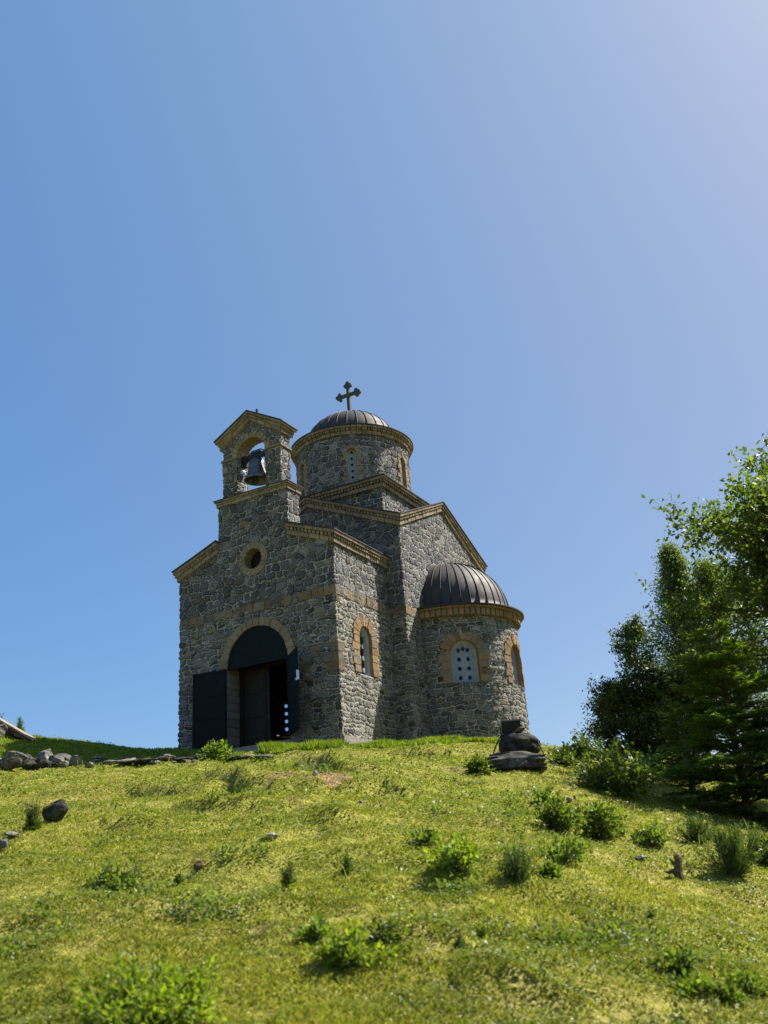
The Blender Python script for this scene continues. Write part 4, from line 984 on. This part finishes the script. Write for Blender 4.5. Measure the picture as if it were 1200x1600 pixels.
# tiny white and pink flowers
x, y, d = scatter(900, 4.5, 22); n = len(x); P = np.stack([x, y, H(x, y)+.05], -1); D = rvec(rs, n); D[:, 2] = 0; N = np.repeat([[0, -.4, 1.]], n, 0); sz = .008+.0011*d*rs.uniform(.5, 1.1, n)
V, Fq = quads_from(P, D, N, sz, sz); o = link('turf_flowers', npmesh('turf_flowers', V, Fq), mat_leaf('white_petal', [(0, (.55, .55, .48)), (.9, (.6, .6, .5)), (1, (.6, .3, .35))], .2, .7, pos=False)); tag(o, 'tiny pale flowers dotted over the turf', 'flowers', kind='stuff')
x, y, d = scatter(160, 6, 24); n = len(x); z = H(x, y); m = MB()
V = []; Fq = []
for i in range(n):
    h = rs.uniform(.07, .20); a = rs.rand()*6.3; ww = .0006*d[i]+.001; t = np.array([math.cos(a), math.sin(a), 0])*h*.35; s = np.array([.8, .5, 0])*ww
    p = np.array([x[i], y[i], z[i]]); b0 = len(V); V += [p-s, p+s, p+t*.5+[0, 0, h*.6]+s*.6, p+t+[0, 0, h], p+t*.5+[0, 0, h*.6]-s*.6]; Fq.append(list(range(b0, b0+5)))
o = link('dry_grass_stalks', npmesh('dry_grass_stalks', V, Fq), mat_leaf('dry_stalk', [(0, (.32, .26, .12)), (1, (.42, .36, .2))], .3, .7, pos=False)); tag(o, 'thin dry straw stalks standing out of the turf', 'grass', kind='stuff')

# ------------------------------------------------------------------ rocks
def rock_mesh(name, sx, sy, sz, seed, cuts=9, rough=.06, sub=4):
    bm = bmesh.new(); bmesh.ops.create_icosphere(bm, subdivisions=sub, radius=1.0); r = np.random.RandomState(seed)
    V = np.array([v.co[:] for v in bm.verts])
    for _ in range(cuts):
        n = rvec(r, 1)[0]; dd = r.uniform(.48, .80); s = V @ n; V = V-np.clip(s-dd, 0, None)[:, None]*n
    nn = V/np.linalg.norm(V, axis=1, keepdims=True)
    f = fbm(V[:, 0]*1.7+seed, V[:, 1]*1.7+V[:, 2]*2.3, seed, 4)
    V = V+nn*f[:, None]*rough*2; V *= [sx, sy, sz]
    for v, c in zip(bm.verts, V): v.co = c
    me = bpy.data.meshes.new(name); bm.to_mesh(me); bm.free(); return me
def rock(px, py, wp, hp, lab, mat=ROCK, seed=1, nm='rock', rz=None, rx=0., group=None, sink=.25, dep=.75, d=None, cat='rock', dz=0., cuts=9):
    if d is None: P, d = gnd(px, py)
    else: P = pos(px, d, py)
    sx = wp/2*d/FPX*1.12; sz = hp/2*d/FPX*1.25
    o = link(nm, rock_mesh(nm, sx, sx*dep, sz, seed, cuts), mat); o.location = (P.x, P.y, P.z+sz*(1-sink)+dz)
    o.rotation_euler = (rx, 0, (YAW if rz is None else rz)); tag(o, lab, cat, group); return o
# the heap of stones at the left
HEAP = [(20, 1207, 46, 30, 'big brown-grey stone at the left end of the tumbled stone heap', ROCK), (-14, 1200, 40, 30, 'stone cut by the picture edge in the tumbled heap', ROCK), (42, 1188, 34, 22, 'flat topped stone on the crest of the heap', ROCK),
        (48, 1210, 34, 24, 'dark stone low in the heap below the flat topped one', ROCKD), (72, 1192, 34, 36, 'tilted upright slab, tallest of the stone heap', ROCKL), (64, 1209, 30, 22, 'dark stone at the foot of the tilted slab', ROCKD),
        (88, 1205, 26, 20, 'small stone right of the tilted slab', ROCK), (106, 1196, 38, 24, 'wide grey stone right of the tilted slab', ROCK), (122, 1203, 30, 20, 'pale stone with a dark hollow at the right end of the heap', ROCKL),
        (104, 1206, 16, 12, 'tiny pale stone wedged under the wide grey stone', ROCKL), (30, 1196, 26, 18, 'rounded stone behind the big brown-grey one', ROCK), (8, 1190, 30, 18, 'stone at the back of the heap near the left edge', ROCKL),
        (54, 1200, 22, 18, 'small square stone in the middle of the heap', ROCK), (90, 1190, 18, 14, 'small dark stone between the slab and the wide stone', ROCKD)]
for i, (px, py, wp, hp, lab, mt) in enumerate(HEAP):
    rock(px-4, py, wp*1.1, hp*.95, lab, mt, 100+i, 'heap_stone', YAW+RNG.uniform(-.5, .5), RNG.uniform(-.3, .3) if i != 4 else .35, 'stones of the tumbled heap at the left', .30, .8, d=20.6+(1210-py)*.05, cat='stone', cuts=17)
FLAT = [(156, 1189, 22, 10, 'pale stone behind the dry tuft right of the heap', ROCKL), (172, 1196, 26, 9, 'small pale flat stone right of the heap', ROCKL), (196, 1194, 38, 11, 'longest pale flat slab in the grass left of the church', ROCKL), (228, 1194, 34, 11, 'dark flat slab next to the longest pale one', ROCKD),
        (256, 1189, 36, 9, 'thin ledge stone left of the church corner', ROCK), (286, 1190, 34, 10, 'broken ledge stone below the church corner', ROCKD), (312, 1187, 26, 9, 'ledge stone beside the bright leafy sprig', ROCK),
        (404, 1172, 56, 8, 'long thin ledge stone in front of the doorway', ROCKL), (376, 1189, 44, 8, 'low flat stone below the doorway', ROCK), (412, 1189, 40, 9, 'flat grey stone right of the low one below the doorway', ROCK), (140, 1199, 16, 8, 'small stone just right of the heap', ROCKL)]
for i, (px, py, wp, hp, lab, mt) in enumerate(FLAT):
    rock(px, py, wp, hp, lab, mt, 130+i, 'flat_stone', YAW+RNG.uniform(-.2, .2), 0, 'flat stones lying below the church front', .45, .8, cat='stone', cuts=10)
for k in range(22):
    px = 138+k*9.6+RNG.uniform(-4, 4); wp = RNG.uniform(8, 19)
    rock(px, 1195-.02*(px-138)+RNG.uniform(-5, 3), wp, wp*RNG.uniform(.38, .6), 'small broken stone in the rubble line running from the stone heap to the doorway', RNG.choice([ROCK, ROCK, ROCKL, ROCKD]), 300+k, 'rubble_stone', RNG.uniform(0, 3), 0, 'small stones of the rubble line', .35, .8, cat='stone', cuts=13)
rock(87, 1285, 36, 32, 'black rounded rock beside the upright juniper', ROCKD, 151, rx=.2)
rock(421, 1313, 24, 9, 'pale flat stone lying alone in the mid-left turf', ROCKL, 152)
rock(310, 1364, 15, 14, 'small brown angular rock in the left turf', ROCKB, 153)
rock(3, 1333, 20, 18, 'grey rock cut by the left picture edge', ROCK, 154)
rock(20, 1309, 26, 8, 'pale flat stone near the left picture edge', ROCKL, 155)
rock(493, 1213, 9, 7, 'small white stone at the bare soil patch', ROCKL, 156)
rock(1002, 1346, 18, 8, 'small pale stone at the edge of the fir shadow', ROCKL, 157)
rock(890, 1254, 9, 7, 'tiny pale stone between the small shrubs on the right', ROCKL, 158)
rock(913, 1202, 12, 8, 'pale stone at the foot of the large round shrub', ROCKL, 159)
rock(669, 1304, 14, 7, 'small reddish stone above the tiny bright weed', ROCKB, 160)
rock(566, 1256, 9, 5, 'tiny pale stone in the turf above mid slope', ROCKL, 162)
# ledge + boulder + floodlight in front of the apse
PL, dL = gnd(812, 1197)
led = rock(812, 1198, 98, 38, 'dark layered rock ledge carrying the round boulder', ROCKD, 173, 'rock_ledge', YAW, 0, None, .80, .80, cuts=8)
for v in led.data.vertices:
    k_ = (1+.05*math.sin(v.co.z*95+3*v.co.x)+.03*math.sin(v.co.z*41))*(1+.10*float(fbm(math.atan2(v.co.y, v.co.x)*2.5, v.co.z*9, 4)))*(1+.12*min(1, max(0, .10-v.co.z)/.2)); v.co.x *= k_; v.co.y *= k_; v.co.z = min(v.co.z, .20+.10*float(fbm(v.co.x*5+3, v.co.y*5, 8)))
led.data.materials.clear(); led.data.materials.append(mat_rock('layered_dark_rock', .36))
for k, (dx, dy, s) in enumerate(((-.36, -.22, .30), (.30, -.2, .34), (.05, -.30, .26), (.5, -.1, .22))): pass
sc_ = dL/FPX
bz = PL.z+21*sc_
me = rock_mesh('boulder', 31*sc_, 26*sc_, 20*sc_, 175, 0, .05)
for v in me.vertices:
    t_ = v.co.z/(20*sc_); g_r = math.hypot(v.co.x, v.co.y)+1e-6; k_ = 1+.32*max(0, -t_)**1.5+.10*abs(t_)
    v.co.x *= k_; v.co.y *= k_; v.co.z = max(v.co.z, -15*sc_); v.co.z += -.10*v.co.x*(t_ > 0)*t_
bo_ = link('boulder', me, mat_rock('dark_lichen_rock', .15)); bo_.location = (PL.x+R0[0]*3*sc_, PL.y+R0[1]*3*sc_, bz+9*sc_); bo_.rotation_euler = (0, 0, YAW)
tag(bo_, 'dark rounded boulder sitting on the rock ledge, with the floodlight on top', 'boulder')
zt_ = bz+28.5*sc_
me = rock_mesh('stone', 13*sc_, 9*sc_, 4*sc_, 176, 9, .06); o = link('wedge_stone', me, ROCKB); o.location = (PL.x+R0[0]*2*sc_-FH[0]*.08, PL.y+R0[1]*2*sc_-FH[1]*.08, zt_+1.5*sc_); o.rotation_euler = (0, -.3, YAW)
tag(o, 'flat brown wedge stone holding the floodlight on the boulder', 'stone')
fl = thing('floodlight', 'black floodlight standing on the dark boulder by the apse', 'floodlight', (PL.x-R0[0]*6*sc_+FH[0]*.05, PL.y-R0[1]*6*sc_+FH[1]*.05, zt_-1*sc_), YAW)
w2, h2 = 14.5*sc_, 17*sc_
m = MB(); m.box8([(-w2, -.05, 0), (w2, -.05, .02), (w2, .07, .02), (-w2, .07, 0), (-w2, -.11, h2), (w2, -.11, h2+.03), (w2, .05, h2+.03), (-w2, .05, h2)]); m.build('housing', BLACK, fl)
m = MB(); m.box(-w2-.012, w2+.012, -.13, .07, h2+.012, h2+.034); m.build('hood', mat_plain('worn_grey_metal', (.12, .12, .13), (.2, .2, .21), 8, .5, .3), fl)
m = MB(); m.box(-w2-.03, -w2-.012, -.02, .02, -.05, h2*.6); m.box(w2+.012, w2+.03, -.02, .02, -.05, h2*.7); m.build('bracket', BLACK, fl)
m = MB(); s = sc_; m.tube([(w2*.2, -.02, .02), (-18*s, -.12, -4*s), (-27*s, -.22, -17*s), (-35*s, -.3, -33*s), (-46*s, -.34, -44*s), (-54*s, -.36, -46*s)], .013, 6); m.build('cable', BLACK, fl)
m = MB(); m.tube([(w2*.6, -.02, .02), (26*s, -.12, -4*s), (36*s, -.2, -16*s), (40*s, -.26, -30*s), (42*s, -.3, -40*s), (52*s, -.33, -48*s), (60*s, -.35, -56*s)], .013, 6); m.build('cable', BLACK, fl)
# broken stump
PS, dS = gnd(1062, 1374); st = thing('tree_stump', 'small broken wooden stump sticking out of the turf on the right', 'stump', tuple(PS), YAW)
s = dS/FPX*.88; m = MB()
m.tube([(0, 0, -.03), (0, 0, 14*s), (3*s, 0, 26*s), (1*s, 0, 36*s), (3*s, 0, 40*s)], [9*s, 7*s, 6*s, 5*s, 1*s], 9); m.tube([(0, 0, 6*s), (-10*s, -2*s, 12*s), (-16*s, -2*s, 10*s), (-22*s, 0, 12*s)], [5*s, 4*s, 3*s, .7*s], 7)
m.tube([(0, 0, 20*s), (-7*s, 0, 25*s), (-11*s, 0, 32*s)], [5*s, 3*s, .8*s], 7); m.tube([(2*s, 0, 22*s), (7*s, -1*s, 26*s), (8*s, 0, 33*s)], [4*s, 3*s, 1*s], 6); m.tube([(0, 0, 2*s), (-5*s, -4*s, 1*s), (-9*s, -8*s, -2*s)], [5*s, 4*s, 1*s], 6)
m.build('stub', mat_plain('rotten_wood', (.045, .03, .02), (.16, .11, .07), 30, .95, 0, .2, .9, .03), st)
# hole with dark soil by the weed
PH, dH = gnd(752, 1208)
# leaning plank roof at far left
p0 = at_depth(-26, 1113, 27.4); p1 = at_depth(52, 1158, 26.6); pl = thing('plank_lean_to', 'weathered planks leaning down to the grass at the far left', 'planks', tuple(p0))
v = Vector(p1-p0); n_ = Vector((FH[0], FH[1], 0)); upv = v.cross(n_).normalized()
if upv.z < 0: upv = -upv
def prism(name, a0, a1, w0, w1, t0, t1, mat):
    m = MB(); c = lambda a, w, t: tuple(v*a+n_*w+upv*t)
    m.box8([c(a0, w0, t0), c(a1, w0, t0), c(a1, w1, t0), c(a0, w1, t0), c(a0, w0, t1), c(a1, w0, t1), c(a1, w1, t1), c(a0, w1, t1)]); m.build(name, mat, pl)
prism('plank', -.3, 1.0, 0, .32, 0, .05, OLDWOOD); prism('plank', -.3, .97, .34, .66, 0, .05, OLDWOOD); prism('plank', -.3, .99, .68, 1.0, 0, .05, OLDWOOD); prism('beam', -.3, .9, .03, .10, -.10, -.003, mat_plain('dark_old_wood', (.06, .04, .03), (.12, .08, .06), 12, .9))
o = link('prop_rock', rock_mesh('prop_rock', .38, .5, .36, 181), ROCK); pp = at_depth(-4, 1155, 26.9); o.location = (pp[0], pp[1], float(H(pp[0], pp[1]))+.12); tag(o, 'grey rock under the upper end of the leaning planks', 'rock')
